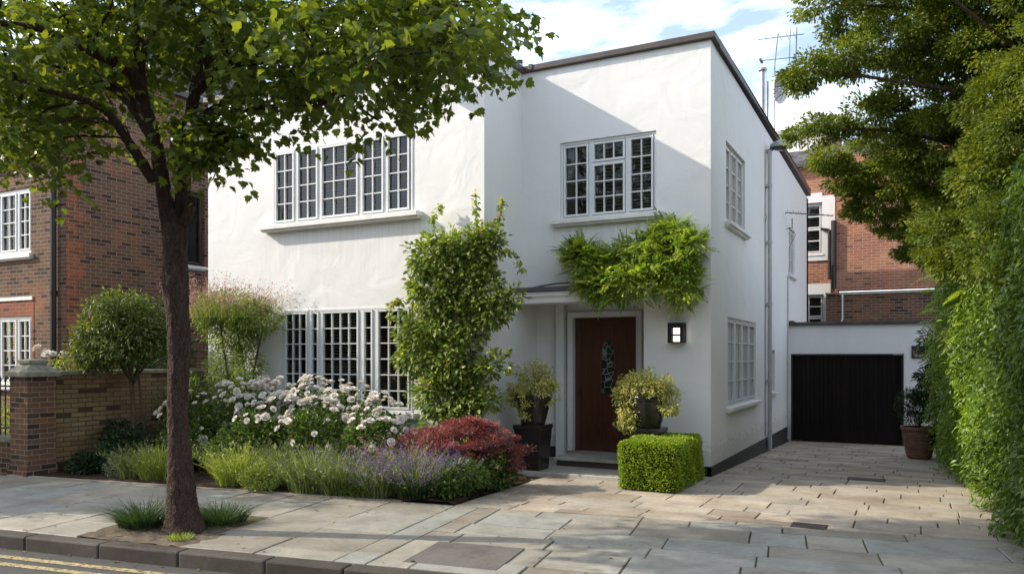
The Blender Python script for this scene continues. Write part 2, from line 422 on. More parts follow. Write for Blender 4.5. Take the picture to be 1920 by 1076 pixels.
M['leaf_street'] = leaf_mat('lime_leaves', [(0, (0.046, 0.076, 0.016)), (.5, (0.093, 0.132, 0.025)), (.9, (0.153, 0.196, 0.034)), (1, (0.240, 0.276, 0.057))], .5, .42, (1.9, 1.75, .5))
M['leaf_fine'] = leaf_mat('fine_leaves', [(0, (0.060, 0.093, 0.017)), (.5, (0.132, 0.178, 0.025)), (.85, (0.227, 0.285, 0.044)), (1, (0.405, 0.438, 0.089))], .38, .5, (1.5, 1.4, .5))
M['leaf_hedge'] = leaf_mat('hedge_leaves', [(0, (0.037, 0.071, 0.019)), (.5, (0.085, 0.149, 0.032)), (.85, (0.157, 0.242, 0.043)), (1, (0.265, 0.355, 0.071))], .35, .38, (1.6, 1.5, .5))
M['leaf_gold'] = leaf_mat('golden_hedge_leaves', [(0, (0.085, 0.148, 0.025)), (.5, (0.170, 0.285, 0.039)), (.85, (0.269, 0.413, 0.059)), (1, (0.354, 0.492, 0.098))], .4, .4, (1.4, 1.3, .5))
M['leaf_ivy'] = leaf_mat('climber_leaves', [(0, (0.091, 0.137, 0.033)), (.5, (0.182, 0.243, 0.053)), (.85, (0.333, 0.380, 0.076)), (.95, (0.485, 0.455, 0.106)), (1, (0.637, 0.365, 0.137))], .35, .45, (1.4, 1.5, .5))
M['leaf_wist'] = leaf_mat('wisteria_leaves', [(0, (0.119, 0.178, 0.037)), (.5, (0.253, 0.342, 0.059)), (.9, (0.402, 0.475, 0.081)), (1, (0.564, 0.564, 0.119))], .42, .45, (1.4, 1.5, .5))
M['leaf_box'] = leaf_mat('box_leaves', [(0, (0.127, 0.196, 0.017)), (.5, (0.253, 0.345, 0.025)), (1, (0.391, 0.483, 0.046))], .35, .42, (1.3, 1.4, .45))
M['leaf_round'] = leaf_mat('round_tree_leaves', [(0, (0.046, 0.069, 0.017)), (.5, (0.098, 0.132, 0.029)), (.9, (0.172, 0.207, 0.046)), (1, (0.276, 0.287, 0.081))], .35, .42, (1.4, 1.5, .5))
M['leaf_rose'] = leaf_mat('rose_leaves', [(0, (0.036, 0.066, 0.017)), (.5, (0.079, 0.132, 0.026)), (.9, (0.144, 0.204, 0.036)), (1, (0.288, 0.288, 0.060))], .35, .38, (1.3, 1.5, .5))
M['leaf_shade'] = leaf_mat('dark_shrub_leaves', [(0, (.012, .03, .012)), (.6, (.03, .06, .022)), (1, (.07, .11, .04))], .3, .4)
M['leaf_red'] = leaf_mat('red_acer_leaves', [(0, (0.136, 0.046, 0.043)), (.5, (0.262, 0.097, 0.092)), (1, (0.407, 0.204, 0.173))], .35, .5, (1.5, .9, .8))
M['leaf_pot'] = leaf_mat('pot_plant_leaves', [(0, (0.220, 0.234, 0.055)), (.5, (0.440, 0.440, 0.123)), (.88, (0.660, 0.632, 0.220)), (1, (0.578, 0.358, 0.248))], .35, .5, (1.3, 1.25, .6))
M['grass_a'] = leaf_mat('lavender_stems', [(0, (0.069, 0.098, 0.034)), (.5, (0.172, 0.218, 0.069)), (1, (0.368, 0.402, 0.161))], .35, .5, (1.2, 1.3, .6))
M['grass_b'] = leaf_mat('yellow_green_stems', [(0, (0.115, 0.155, 0.029)), (.5, (0.253, 0.310, 0.057)), (1, (0.460, 0.483, 0.138))], .4, .5, (1.2, 1.3, .5))
M['grass_d'] = leaf_mat('dark_grass', [(0, (.02, .045, .018)), (.6, (.04, .085, .03)), (1, (.08, .13, .045))], .3, .5)
M['silver'] = leaf_mat('silver_leaves', [(0, (.12, .15, .09)), (1, (.32, .36, .22))], .3, .6, (1, 1, .8))
M['pinkfl'] = leaf_mat('pink_flowers', [(0, (.36, .12, .14)), (.6, (.50, .25, .26)), (1, (.62, .42, .40))], .3, .6, (1, .9, .9))
M['purplefl'] = leaf_mat('purple_flowers', [(0, (0.102, 0.060, 0.204)), (.6, (0.204, 0.128, 0.323)), (1, (0.323, 0.221, 0.383))], .3, .6, (1, .9, 1.1))
M['petal'] = leaf_mat('white_petals', [(0, (.74, .66, .58)), (.3, (.80, .76, .70)), (.93, (.84, .82, .76)), (1, (.76, .52, .46))], .3, .55, (1, .97, .92), .2)

# ------------------------------------------------------------------ the ground
HX0, HX1, HXL = -5.64, -2.63, -11.32          # recess corner, right corner, left end of the white house
YL, YR, YG = 10.04, 11.29, 18.87               # left front, right front, garage front
TH = R(8.35); SX = (math.cos(TH), math.sin(TH)); TX = (-math.sin(TH), math.cos(TH)); SO = (-6.4, 4.68)
def gz(y): return -0.2 * min(1, max(0, (y - 11.3) / 7.0))
def st(s, t): return (SO[0] + SX[0] * s + TX[0] * t, SO[1] + SX[1] * s + TX[1] * t)
def toS(x, y): return ((x - SO[0]) * SX[0] + (y - SO[1]) * SX[1], (x - SO[0]) * TX[0] + (y - SO[1]) * TX[1])

def struct(name, mb, mat, **k):
    return tag(mb.build(name, mat, None, **k), kind='structure')

g = MB(); g.face([(-900, -900, -.42), (900, -900, -.42), (900, 900, -.42), (-900, 900, -.42)])
struct('ground', g, M['soil'])

def road_mat():
    m, t, b = nt('asphalt'); p = geo_pos(t)
    c = ramp(t, noise(t, p, 90, 4, .7), [(.35, (.032, .031, .030)), (.7, (.10, .098, .092))])
    c = mixc(t, .5, c, ramp(t, noise(t, p, 1.5, 5), [(.3, (.6, .6, .6)), (.7, (1.1, 1.08, 1.02))]), 'MULTIPLY')
    t.links.new(c, b.inputs['Base Color']); b.inputs['Roughness'].default_value = .85
    bump(t, b, noise(t, p, 120, 3, .7), .8, .006); return m
M['road'] = road_mat()
rd = MB()
a, b_, c_, d_ = st(-60, -9), st(60, -9), st(60, .02), st(-60, .02)
rd.face([(*a, -.135), (*b_, -.135), (*c_, -.135), (*d_, -.135)])
struct('road', rd, M['road'])
def line_mat():
    m, t, b = nt('worn_yellow_line'); p = geo_pos(t)
    c = ramp(t, noise(t, p, 35, 6, .75), [(.42, (.08, .075, .06)), (.55, (.46, .36, .16)), (.8, (.60, .49, .25))])
    t.links.new(c, b.inputs['Base Color']); b.inputs['Roughness'].default_value = .75; bump(t, b, noise(t, p, 120, 3, .7), .5, .004); return m
M['yline'] = line_mat()
yl = MB()
for t0 in (-.46, -.27):
    for k in range(-20, 20):
        q = [st(k * 2, t0), st(k * 2 + 2, t0), st(k * 2 + 2, t0 + .085), st(k * 2, t0 + .085)]
        yl.face([(*p, -.131) for p in q])
struct('road_markings', yl, M['yline'])

# base sheet under the slabs, pavement and driveway (one strip grid so that the dip to the garage follows)
jt = MB()
ys = [11.3, 12.5, 14, 15.5, 17, 18.3, 19.2]
a, b_ = st(-40, .05), st(40, .05); c_, d_ = st(40, 2.85), st(-40, 2.85)
jt.face([(*a, -.016), (*b_, -.016), (*c_, -.016), (*d_, -.016)])
P0, P1 = st(1.2, 2.85), st(9.2, 2.85)
jt.face([(P0[0], P0[1], -.016), (P1[0], P1[1], -.016), (2.6, 11.3, -.016), (P0[0], 11.3, -.016)])
for y0, y1 in zip(ys[:-1], ys[1:]):
    jt.face([(-2.7, y0, gz(y0) - .016), (2.6, y0, gz(y0) - .016), (2.6, y1, gz(y1) - .016), (-2.7, y1, gz(y1) - .016)])
struct('joint_bed', jt, M['joint'])

def clip(poly, planes):
    for (nx, ny, d) in planes:                 # keep nx*x+ny*y >= d
        out = []
        for i in range(len(poly)):
            a, b = poly[i], poly[(i + 1) % len(poly)]
            fa, fb = nx * a[0] + ny * a[1] - d, nx * b[0] + ny * b[1] - d
            if fa >= 0: out.append(a)
            if (fa >= 0) != (fb >= 0):
                k = fa / (fa - fb); out.append((a[0] + (b[0] - a[0]) * k, a[1] + (b[1] - a[1]) * k))
        poly = out
        if len(poly) < 3: return []
    return poly
def inset(poly, g):
    n = len(poly); ar = sum(poly[i][0] * poly[(i + 1) % n][1] - poly[(i + 1) % n][0] * poly[i][1] for i in range(n))
    if ar < 0: poly = poly[::-1]
    if abs(ar) < .01: return []
    pl = []
    for i in range(n):
        a, b = poly[i], poly[(i + 1) % n]; dx, dy = b[0] - a[0], b[1] - a[1]; l = math.hypot(dx, dy)
        if l < 1e-5: continue
        nx, ny = -dy / l, dx / l; pl.append((nx, ny, nx * a[0] + ny * a[1] + g))
    return clip(poly, pl)
def slab(mb, poly, zf, joint, jit=.003, th=.03, chamf=.006):
    rs = random.random(); dz = random.uniform(-jit, jit); tx, ty = random.uniform(-.0025, .0025), random.uniform(-.0025, .0025)
    p0 = inset(poly, joint)
    if len(p0) < 3: return
    cx = sum(p[0] for p in p0) / len(p0); cy = sum(p[1] for p in p0) / len(p0)
    # break the edges into short runs and wobble them
    q = []
    for i in range(len(p0)):
        a, b = p0[i], p0[(i + 1) % len(p0)]; l = math.hypot(b[0] - a[0], b[1] - a[1]); k = max(1, int(l / .16))
        for j in range(k):
            w = random.uniform(0, .004) if j else random.uniform(.0, .005)
            x = a[0] + (b[0] - a[0]) * j / k; y = a[1] + (b[1] - a[1]) * j / k
            dx, dy = cx - x, cy - y; dl = math.hypot(dx, dy) + 1e-6
            q.append((x + dx / dl * w, y + dy / dl * w))
    def Z(x, y): return zf(y) + dz + tx * (x - cx) / .3 + ty * (y - cy) / .3
    top = []; low = []; bot = []
    for (x, y) in q:
        dx, dy = cx - x, cy - y; dl = math.hypot(dx, dy) + 1e-6
        top.append((x + dx / dl * chamf, y + dy / dl * chamf, Z(x, y))); low.append((x, y, Z(x, y) - chamf * .8)); bot.append((x, y, zf(y) - th))
    n = len(q); i = len(mb.v); mb.v += top + low + bot
    mb.f.append(tuple(i + k for k in range(n))); mb.r.append(rs)
    for k in range(n):
        k2 = (k + 1) % n
        mb.f.append((i + n + k, i + n + k2, i + k2, i + k)); mb.r.append(rs)
        mb.f.append((i + 2 * n + k, i + 2 * n + k2, i + n + k2, i + n + k)); mb.r.append(rs)

M['slab'] = stone_mat('pavement_slab', [(0, (.29, .262, .215)), (.4, (.38, .355, .295)), (.75, (.35, .36, .325)), (1, (.44, .40, .325))], .6)
M['sett'] = stone_mat('driveway_stone', [(0, (.37, .305, .235)), (.35, (.50, .43, .34)), (.7, (.44, .40, .335)), (1, (.58, .49, .38))], .68)
M['kerb'] = stone_mat('granite_kerb', [(0, (.06, .05, .042)), (1, (.10, .088, .072))], .75, 70, 1.0, (.35, .33, .3))
zero = lambda y: 0.0
pv = MB(); random.seed(21)
s = -16.0
while s < 2.4:                                     # courses across the pavement on the left
    w = random.choice((.55, .65, .8)); t = .18 - random.uniform(0, .7); w = min(w, 2.4 - s) if 2.4 - s > .25 else 2.4 - s
    while t < 2.78:
        l = random.choice((.5, .65, .8, 1.0)); t1 = min(t + l, 2.78); t0 = max(t, .18)
        if 2.78 - t1 < .2: t1 = 2.78
        if t1 - t0 > .12 and not (-.75 < s + w / 2 < .62 and t0 < 1.05): slab(pv, [st(s, t0), st(s + w, t0), st(s + w, t1), st(s, t1)], zero, .005)
        t = t1 if t1 < 2.78 else 9
    s += w
t = .18
while t < 2.78:                                    # courses along the pavement on the right
    h = random.choice((.38, .45, .55)); h = 2.78 - t if 2.78 - t - h < .25 else h; s = 2.4
    while s < 11:
        w = random.choice((.5, .7, .9, 1.1)) * (random.uniform(.4, 1) if s == 2.4 else 1)
        slab(pv, [st(s, t), st(s + w, t), st(s + w, t + h), st(s, t + h)], zero, .005); s += w
    t += h
struct('pavement', pv, M['slab'], attr=True)
dv = MB(); random.seed(5)
y = 6.9
nrm = (TX[0], TX[1], TX[0] * SO[0] + TX[1] * SO[1] + 2.785)
while y < YG:
    h = random.choice((.21, .28, .33, .40)) if y < 11 else random.choice((.2, .25, .3)); x = -5.7 - random.uniform(0, .6)
    while x < 2.3:
        w = random.uniform(.42, 1.05); poly = [(x, y), (x + w, y), (x + w, y + h), (x, y + h)]
        pl = [nrm, (1, 0, -4.74 if y < 12 else -2.64), (-1, 0, -2.2), (0, -1, -YG - .2)]
        if y > 11.0: pl[1] = (1, 0, -2.66) if y > 11.3 else (1, 0, -3.7)
        p = clip(poly, pl)
        if len(p) >= 3: slab(dv, p, gz, .005, .002, .03, .004)
        x += w
    y += h
struct('driveway', dv, M['sett'], attr=True)
kb = MB(); s = -16.0; random.seed(8)
while s < 12:
    l = random.choice((.9, .9, .75))
    kb.obox(SO, SX, TX, s + .004, s + l - .004, 0, .17, -.30, random.uniform(-.003, .002)); s += l
struct('kerb', kb, M['kerb'], attr=True, bevel=.018)
# edging strip of pale stone along the bed
ed = MB(); s = -4.9; random.seed(9)
while s < 1.4:
    l = min(.9, 1.42 - s); slab(ed, [st(s, 2.785), st(s + l, 2.785), st(s + l, 2.86), st(s, 2.86)], lambda y: .012, .002, .002, .04, .004); s += .9
struct('edging', ed, M['sett'], attr=True)

# soil: flower bed, tree pit, neighbour's garden
def soil_sheet(name, poly, z, nz=.02, mat='soil', step=.12):
    xs = [p[0] for p in poly]; ysx = [p[1] for p in poly]; mb = MB()
    n = len(poly); ar = sum(poly[i][0] * poly[(i + 1) % n][1] - poly[(i + 1) % n][0] * poly[i][1] for i in range(n))
    if ar < 0: poly = poly[::-1]
    pl = []
    for i in range(n):
        a, b = poly[i], poly[(i + 1) % n]; dx, dy = b[0] - a[0], b[1] - a[1]; l = math.hypot(dx, dy); pl.append((-dy / l, dx / l, (-dy * a[0] + dx * a[1]) / l))
    hz = {}
    def Zr(x, y):
        k = (round(x, 3), round(y, 3))
        if k not in hz: hz[k] = z + random.uniform(0, nz) - (.0 if all(q[0] * x + q[1] * y - q[2] > .01 for q in pl) else .5 * nz)
        return hz[k]
    x = min(xs)
    while x < max(xs):
        yy = min(ysx)
        while yy < max(ysx):
            p = clip([(x, yy), (x + step, yy), (x + step, yy + step), (x, yy + step)], pl)
            if len(p) >= 3: mb.face([(a, b, Zr(a, b)) for a, b in p])
            yy += step
        x += step
    return struct(name, mb, M[mat], smooth=True)
soil_sheet('flower_bed', [(-11.35, 6.84), (-4.79, 7.80), (-4.74, 9.62), (-5.0, 10.15), (-5.64, 10.3), (-11.35, 10.3)], .012, .03)
soil_sheet('tree_pit', [st(-.72, .18), st(.55, .18), st(.62, .6), st(.5, 1.05), st(-.6, 1.05), st(-.78, .7)], -.006, .02, 'pit', step=.07)
soil_sheet('neighbour_garden', [(-19, 5.9), (-11.63, 6.98), (-11.63, 12), (-19, 12)], .02, .03, step=.5)
soil_sheet('hedge_strip', [(1.02, 7.2), (2.4, 7.2), (2.4, 17), (.7, 17)], .0, .03, step=.25)

# ------------------------------------------------------------------ walls and windows
def wall(mb, o, u, n, L, z0, z1, holes=(), thick=.3, z1b=None, back=True, ends=True):
    us = sorted({0, L, *[h[0] for h in holes], *[h[1] for h in holes]}); zs = sorted({z0, z1, *[h[2] for h in holes], *[h[3] for h in holes]})
    flip = (u[0] * n[1] - u[1] * n[0]) > 0
    def P(a, d, z):
        if z1b is not None and z == z1: z = z1 + (z1b - z1) * a / L
        return (o[0] + u[0] * a + n[0] * d, o[1] + u[1] * a + n[1] * d, z)
    def F(pts, fl):
        mb.face(pts[::-1] if fl else pts)
    for a, b in zip(us[:-1], us[1:]):
        for c, d in zip(zs[:-1], zs[1:]):
            m = ((a + b) / 2, (c + d) / 2)
            if any(h[0] < m[0] < h[1] and h[2] < m[1] < h[3] for h in holes): continue
            F([P(a, 0, c), P(b, 0, c), P(b, 0, d), P(a, 0, d)], flip)
            if back: F([P(a, -thick, c), P(b, -thick, c), P(b, -thick, d), P(a, -thick, d)], not flip)
    for (a, b, c, d) in holes:
        F([P(a, 0, c), P(a, 0, d), P(a, -thick, d), P(a, -thick, c)], flip)
        F([P(b, 0, d), P(b, 0, c), P(b, -thick, c), P(b, -thick, d)], flip)
        F([P(a, 0, d), P(b, 0, d), P(b, -thick, d), P(a, -thick, d)], flip)
        F([P(b, 0, c), P(a, 0, c), P(a, -thick, c), P(b, -thick, c)], flip)
    if ends:
        F([P(0, 0, z0), P(0, 0, z1), P(0, -thick, z1), P(0, -thick, z0)], flip)
        F([P(L, 0, z1), P(L, 0, z0), P(L, -thick, z0), P(L, -thick, z1)], flip)
        F([P(0, 0, z1), P(L, 0, z1), P(L, -thick, z1), P(0, -thick, z1)], flip)

def window(house, o, u, n, u0, u1, z0, z1, cas, rec=.05, sill=(.12, .13, .09), blind=None, label=None, mat='paint', bar=.017, sash=.034, fw=.042, hinge=True):
    """cas: list of (a, b, za, zb, cols, rows) in wall metres"""
    f = MB()
    f.obox(o, u, n, u0, u0 + fw, -rec - .09, -rec, z0, z1); f.obox(o, u, n, u1 - fw, u1, -rec - .09, -rec, z0, z1)
    f.obox(o, u, n, u0 + fw, u1 - fw, -rec - .09, -rec - .002, z1 - fw, z1); f.obox(o, u, n, u0 + fw, u1 - fw, -rec - .09, -rec - .002, z0, z0 + fw)
    xs = sorted({(c[0], c[1]) for c in cas})
    for (a, b), (c, d) in zip(xs[:-1], xs[1:]):
        f.obox(o, u, n, b, c, -rec - .088, -rec - .006, z0 + fw, z1 - fw)
    for c in cas:                                   # transom between a top light and the casement below
        if c[3] < z1 - fw - .02: f.obox(o, u, n, c[0], c[1], -rec - .086, -rec - .008, c[3], min(k[2] for k in cas if k[0] == c[0] and k[2] > c[2]))
    w = f.build('window', M[mat], house, bevel=.004)
    if label: w['label'] = label
    gl = MB()
    for (a, b, za, zb, nc, nr) in cas:
        s = MB(); sw = min(sash, (b - a) * .25); D0, D1 = -rec - .06, -rec + .012
        s.obox(o, u, n, a + .004, a + sw, D0, D1, za + .004, zb - .004); s.obox(o, u, n, b - sw, b - .004, D0, D1, za + .004, zb - .004)
        s.obox(o, u, n, a + sw, b - sw, D0, D1 - .003, za + .004, za + sw * 1.1); s.obox(o, u, n, a + sw, b - sw, D0, D1 - .003, zb - sw, zb - .004)
        iw = (b - a - 2 * sw) / nc; ih = (zb - za - 2.1 * sw) / nr
        for k in range(1, nc): x = a + sw + iw * k; s.obox(o, u, n, x - bar / 2, x + bar / 2, D0 + .01, D1 - .012, za + sw, zb - sw)
        for k in range(1, nr): z = za + sw * 1.1 + ih * k; s.obox(o, u, n, a + sw, b - sw, D0 + .012, D1 - .015, z - bar / 2, z + bar / 2)
        s.build('casement', M[mat], w)
        x0, x1, y0, y1 = a + sw * .5, b - sw * .5, za + sw * .5, zb - sw * .5; d = -rec - .035
        pts = [(o[0] + u[0] * q + n[0] * d, o[1] + u[1] * q + n[1] * d, z) for q, z in ((x0, y0), (x1, y0), (x1, y1), (x0, y1))]
        if (u[0] * n[1] - u[1] * n[0]) > 0: pts = pts[::-1]
        gl.face(pts)
    gl.build('glass', M['glass'], w)
    if sill:
        over, out, hh = sill
        s = MB(); s.obox(o, u, n, u0 - over, u1 + over, -rec - .02, out, z0 - hh, z0 - .002); s.obox(o, u, n, u0 - over + .015, u1 + over - .015, -.01, out - .035, z0 - hh - .03, z0 - hh)
        s.build('sill', M['sill'], w, bevel=.008)
    if blind:
        for (ba, bb, bz0, kind) in blind:
            s = MB()
            if kind == 'slat':
                z = z1 - .08
                while z > bz0:
                    h = .028; d = -rec - .15
                    p = [(ba, d - .012, z), (bb, d - .012, z), (bb, d + .012, z + h * .8), (ba, d + .012, z + h * .8)]
                    s.face([(o[0] + u[0] * q + n[0] * e, o[1] + u[1] * q + n[1] * e, zz + random.uniform(-.002, .002)) for q, e, zz in p]); z -= .052
            else:
                k = 26; prev = None
                for j in range(k + 1):
                    q = ba + (bb - ba) * j / k; e = -rec - .16 + .02 * math.sin(j * 2.3) + random.uniform(-.006, .006)
                    cur = [(o[0] + u[0] * q + n[0] * e, o[1] + u[1] * q + n[1] * e, zz) for zz in (bz0, z1 - .03)]
                    if prev: s.face([prev[0], cur[0], cur[1], prev[1]])
                    prev = cur
            s.build('blind' if kind == 'slat' else 'curtain', M['blind'] if (kind == 'slat' and mat == 'paint') else M['curtain'], w)
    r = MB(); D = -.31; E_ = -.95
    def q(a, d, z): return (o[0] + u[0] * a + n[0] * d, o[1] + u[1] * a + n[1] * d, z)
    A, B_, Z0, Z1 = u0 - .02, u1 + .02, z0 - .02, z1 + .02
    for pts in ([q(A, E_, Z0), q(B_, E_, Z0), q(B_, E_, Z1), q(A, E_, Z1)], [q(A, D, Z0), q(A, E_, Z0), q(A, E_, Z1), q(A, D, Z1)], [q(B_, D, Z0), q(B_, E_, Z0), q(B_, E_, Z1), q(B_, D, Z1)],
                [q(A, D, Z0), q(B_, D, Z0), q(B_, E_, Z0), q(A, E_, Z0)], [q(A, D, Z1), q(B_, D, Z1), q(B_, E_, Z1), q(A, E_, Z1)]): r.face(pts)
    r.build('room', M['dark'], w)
    return w

# ------------------------------------------------------------------ white house
house = thing('white_house', 'white rendered two-storey house with flat brown-edged roof and small-paned windows', 'house', (HX0, YL, 0))
F_ = (0, -1); XU = (1, 0); YU = (0, 1); SIDE = (1, 0)
TOP = 6.24
wm = MB()
oL = (HXL, YL)
ul = lambda x: x - HXL
holesL = [(ul(-9.77), ul(-6.89), 3.93, 5.2), (ul(-9.55), ul(-6.90), .85, 2.5)]
wall(wm, oL, XU, F_, HX0 - HXL, -.25, TOP, holesL)
wall(wm, (HX0, YL + .3), YU, SIDE, YR - YL + .57 - .3, -.25, TOP)           # return wall, runs on into the porch
wall(wm, (HXL, YL + .3), YU, (-1, 0), 11.5, -.3, TOP, z1b=TOP - .3)
wm.build('wall', M['stucco'], house)
wr = MB()
oR = (HX0, YR); ur = lambda x: x - HX0
holesR = [(ur(-4.98), ur(-3.43), 3.84, 5.05), (.001, ur(-3.62), -.25, 2.66)]
wall(wr, oR, XU, F_, HX1 - HX0, -.25, TOP, holesR)
oS = (HX1, YR); us_ = lambda y: y - YR
DROP = .28
holesS = [(us_(12.29), us_(13.8), 3.8, 5.05), (us_(12.4), us_(14.8), .93, 2.33), (us_(16.45), us_(16.95), 1.0, 1.85), (us_(18.5 + .45), us_(19.45 + .45), 3.6, 4.7)]
wall(wr, (HX1, YR + .3), YU, SIDE, 22.5 - YR - .3, -.5, TOP, [(a - .3, b - .3, c, d) for a, b, c, d in holesS], z1b=TOP - DROP)
wall(wr, (HXL, 22.5), XU, (0, 1), HX1 - HXL, -.5, TOP - DROP)
# the corner block between front and side walls
wr.box(HX1 - .298, HX1, YR + .299, YR + .301, -.5, 0)
wr.build('wall', M['stucco'], house)
# porch back wall with the door opening
pw = MB(); YP = 11.86
wall(pw, (HX0 + .001, YP), XU, F_, 3.0 - .3, -.25, 2.9, [(-4.97 - HX0, -3.90 - HX0, -.25, 2.34)], thick=.2)
wall(pw, (-3.62, YR + .3), YU, (-1, 0), YP - YR - .3, -.25, 2.66, thick=.001, back=False, ends=False)
pw.box(-5.63, -3.621, YR + .02, YP - .002, 2.60, 2.64)
pw.build('porch_wall', M['stucco'], house)
ar = MB()                                           # architrave and pilaster beside the door
ar.box(-5.06, -4.97, YP - .10, YP + .05, .19, 2.43); ar.box(-3.90, -3.81, YP - .10, YP + .05, .19, 2.43); ar.box(-4.97, -3.90, YP - .098, YP + .05, 2.34, 2.43)
ar.box(-5.24, -5.10, YP - .16, YP - .001, .06, 2.60)
ar.build('door_frame', M['paint'], house, bevel=.006)
# door with an arched light
dr = MB(); DX0, DX1, DZ0, DZ1 = -4.965, -3.905, .195, 2.335; DY = YP + .02
cx = (DX0 + DX1) / 2 + .03; hw = .115; za, zb = 1.12, 1.84
arch = [(cx - hw, za), (cx + hw, za), (cx + hw, zb)] + [(cx + hw * math.cos(R(a)), zb + hw * 1.1 * math.sin(R(a))) for a in range(15, 180, 15)] + [(cx - hw, zb)]
def fan(y):                                         # door face with an arched hole
    L_ = [p for p in arch]
    left = [(x, z) for x, z in arch if x <= cx + 1e-6]; right = [(x, z) for x, z in arch if x >= cx - 1e-6]
    top = (cx, zb + hw * 1.1)
    dr.face([(DX0, y, DZ0), (DX1, y, DZ0), (DX1, y, za), (DX0, y, za)])
    dr.face([(cx + hw, y, za), (DX1, y, za), (DX1, y, zb), (cx + hw, y, zb)]); dr.face([(DX0, y, za), (cx - hw, y, za), (cx - hw, y, zb), (DX0, y, zb)])
    aa = [(cx + hw * math.cos(R(a)), zb + hw * 1.1 * math.sin(R(a))) for a in range(0, 181, 15)]
    for k in range(12):
        a, b = aa[k], aa[k + 1]
        e = (DX1 if k < 6 else DX0)
        ea = (a[0], DZ1); eb = (b[0], DZ1)
        dr.face([(a[0], y, a[1]), (ea[0], y, ea[1]), (eb[0], y, eb[1]), (b[0], y, b[1])])
    dr.face([(cx + hw, y, zb), (DX1, y, zb), (DX1, y, DZ1), (cx + hw, y, DZ1)]); dr.face([(DX0, y, zb), (cx - hw, y, zb), (cx - hw, y, DZ1), (DX0, y, DZ1)])
fan(DY)
for i in range(len(arch)):
    a, b = arch[i], arch[(i + 1) % len(arch)]
    dr.face([(a[0], DY, a[1]), (b[0], DY, b[1]), (b[0], DY + .04, b[1]), (a[0], DY + .04, a[1])])
dr.box(DX0, DX1, DY + .03, DY + .06, DZ0, za - .01)
# raised edge stiles and plank lines
for x in (DX0, DX1 - .10): dr.box(x, x + .10, DY - .012, DY + .001, DZ0, DZ1)
for z0_, z1_ in ((DZ0, DZ0 + .16), (DZ1 - .12, DZ1)): dr.box(DX0 + .10, DX1 - .10, DY - .012, DY + .001, z0_, z1_)
door = dr.build('door', M['door'], house)
tr = MB(); ring = [(cx - hw, za), (cx + hw, za)] + [(cx + hw * math.cos(R(a)), zb + hw * 1.1 * math.sin(R(a))) for a in range(0, 181, 15)] + [(cx - hw, za)]
for a, b in zip(ring[:-1], ring[1:]): tr.tube([(a[0], DY - .005, a[1]), (b[0], DY - .005, b[1])], .014, 6)
tr.build('glazing_trim', M['door'], door)
gp = MB(); gp.face([(x, DY + .018, z) for x, z in arch]); gp.build('leaded_glass', M['leaded'], door)
hd = MB(); hd.tube([(-4.86, DY - .06, 1.12), (-4.86, DY - .06, 1.22)], .012, 8); hd.tube([(-4.86, DY, 1.12), (-4.86, DY - .06, 1.12)], .008, 6); hd.tube([(-4.86, DY, 1.22), (-4.86, DY - .06, 1.22)], .008, 6)
hd.build('handle', M['black'], door)
# canopy over the porch
cp = MB(); cp.box(HX0 + .002, -3.42, 10.90, YR - .002, 2.53, 2.70); cp.box(HX0 + .002, -3.40, 10.875, YR - .003, 2.63, 2.702)
cp.build('canopy', M['stucco'], house, bevel=.006)
cl = MB(); cl.box(HX0 - .03, -3.37, 10.84, YR - .004, 2.705, 2.775); cl.build('canopy_lead', M['lead'], house, bevel=.01)
# steps
s1 = MB(); s1.box(HX0 + .02, -3.35, 10.22, YP, -.06, .062); s1.build('porch_slab', M['step'], house, bevel=.012)
s2 = MB(); s2.box(-4.88, -3.64, 10.93, YP, .062, .15); s2.build('step_riser', M['riser'], house)
s3 = MB(); s3.box(-4.92, -3.64, 10.88, YP + .03, .15, .192); s3.build('doorstep', M['step'], house, bevel=.01)
# roof: slab and brown coping
cm = MB()
cm.obox(oL, XU, F_, -.06, HX0 - HXL + .06, -.32, .07, TOP, TOP + .095)
cm.obox((HX0, YL), YU, SIDE, .32, YR - YL - .072, -.30, .062, TOP + .001, TOP + .094)
cm.obox(oR, XU, F_, -.3, HX1 - HX0 + .07, -.30, .07, TOP + .002, TOP + .097)
cm.obox(oS, YU, SIDE, .30, 22.56 - YR, -.30, .066, TOP - .001, TOP + .092, TOP + .092 - DROP)
cm.box(-5.5, -5.42, YR - .085, YR - .06, TOP + .01, TOP + .11)
cm.build('coping', M['coping'], house, bevel=.012)
rf = MB(); rf.box(HXL + .28, HX0 - .28, YL + .28, 22.3, TOP - .45, TOP - .33); rf.box(HX0 - .28, HX1 - .28, YR + .28, 22.3, TOP - .45, TOP - .33); rf.build('roof', M['lead'], house)
# black plinth
pl_ = MB(); pl_.obox(oS, YU, SIDE, -.018, YG - YR, -.05, .02, -.45, .14)
pl_.obox(oR, XU, F_, -3.62 - HX0, HX1 - HX0 + .018, -.05, .018, -.2, .141)
pl_.build('plinth', M['plinth'], house, bevel=.008)
pb = MB(); pb.obox((HX0, YP), XU, F_, .02, .36, 0, .02, .06, .24); pb.build('plinth', M['plinth'], house)

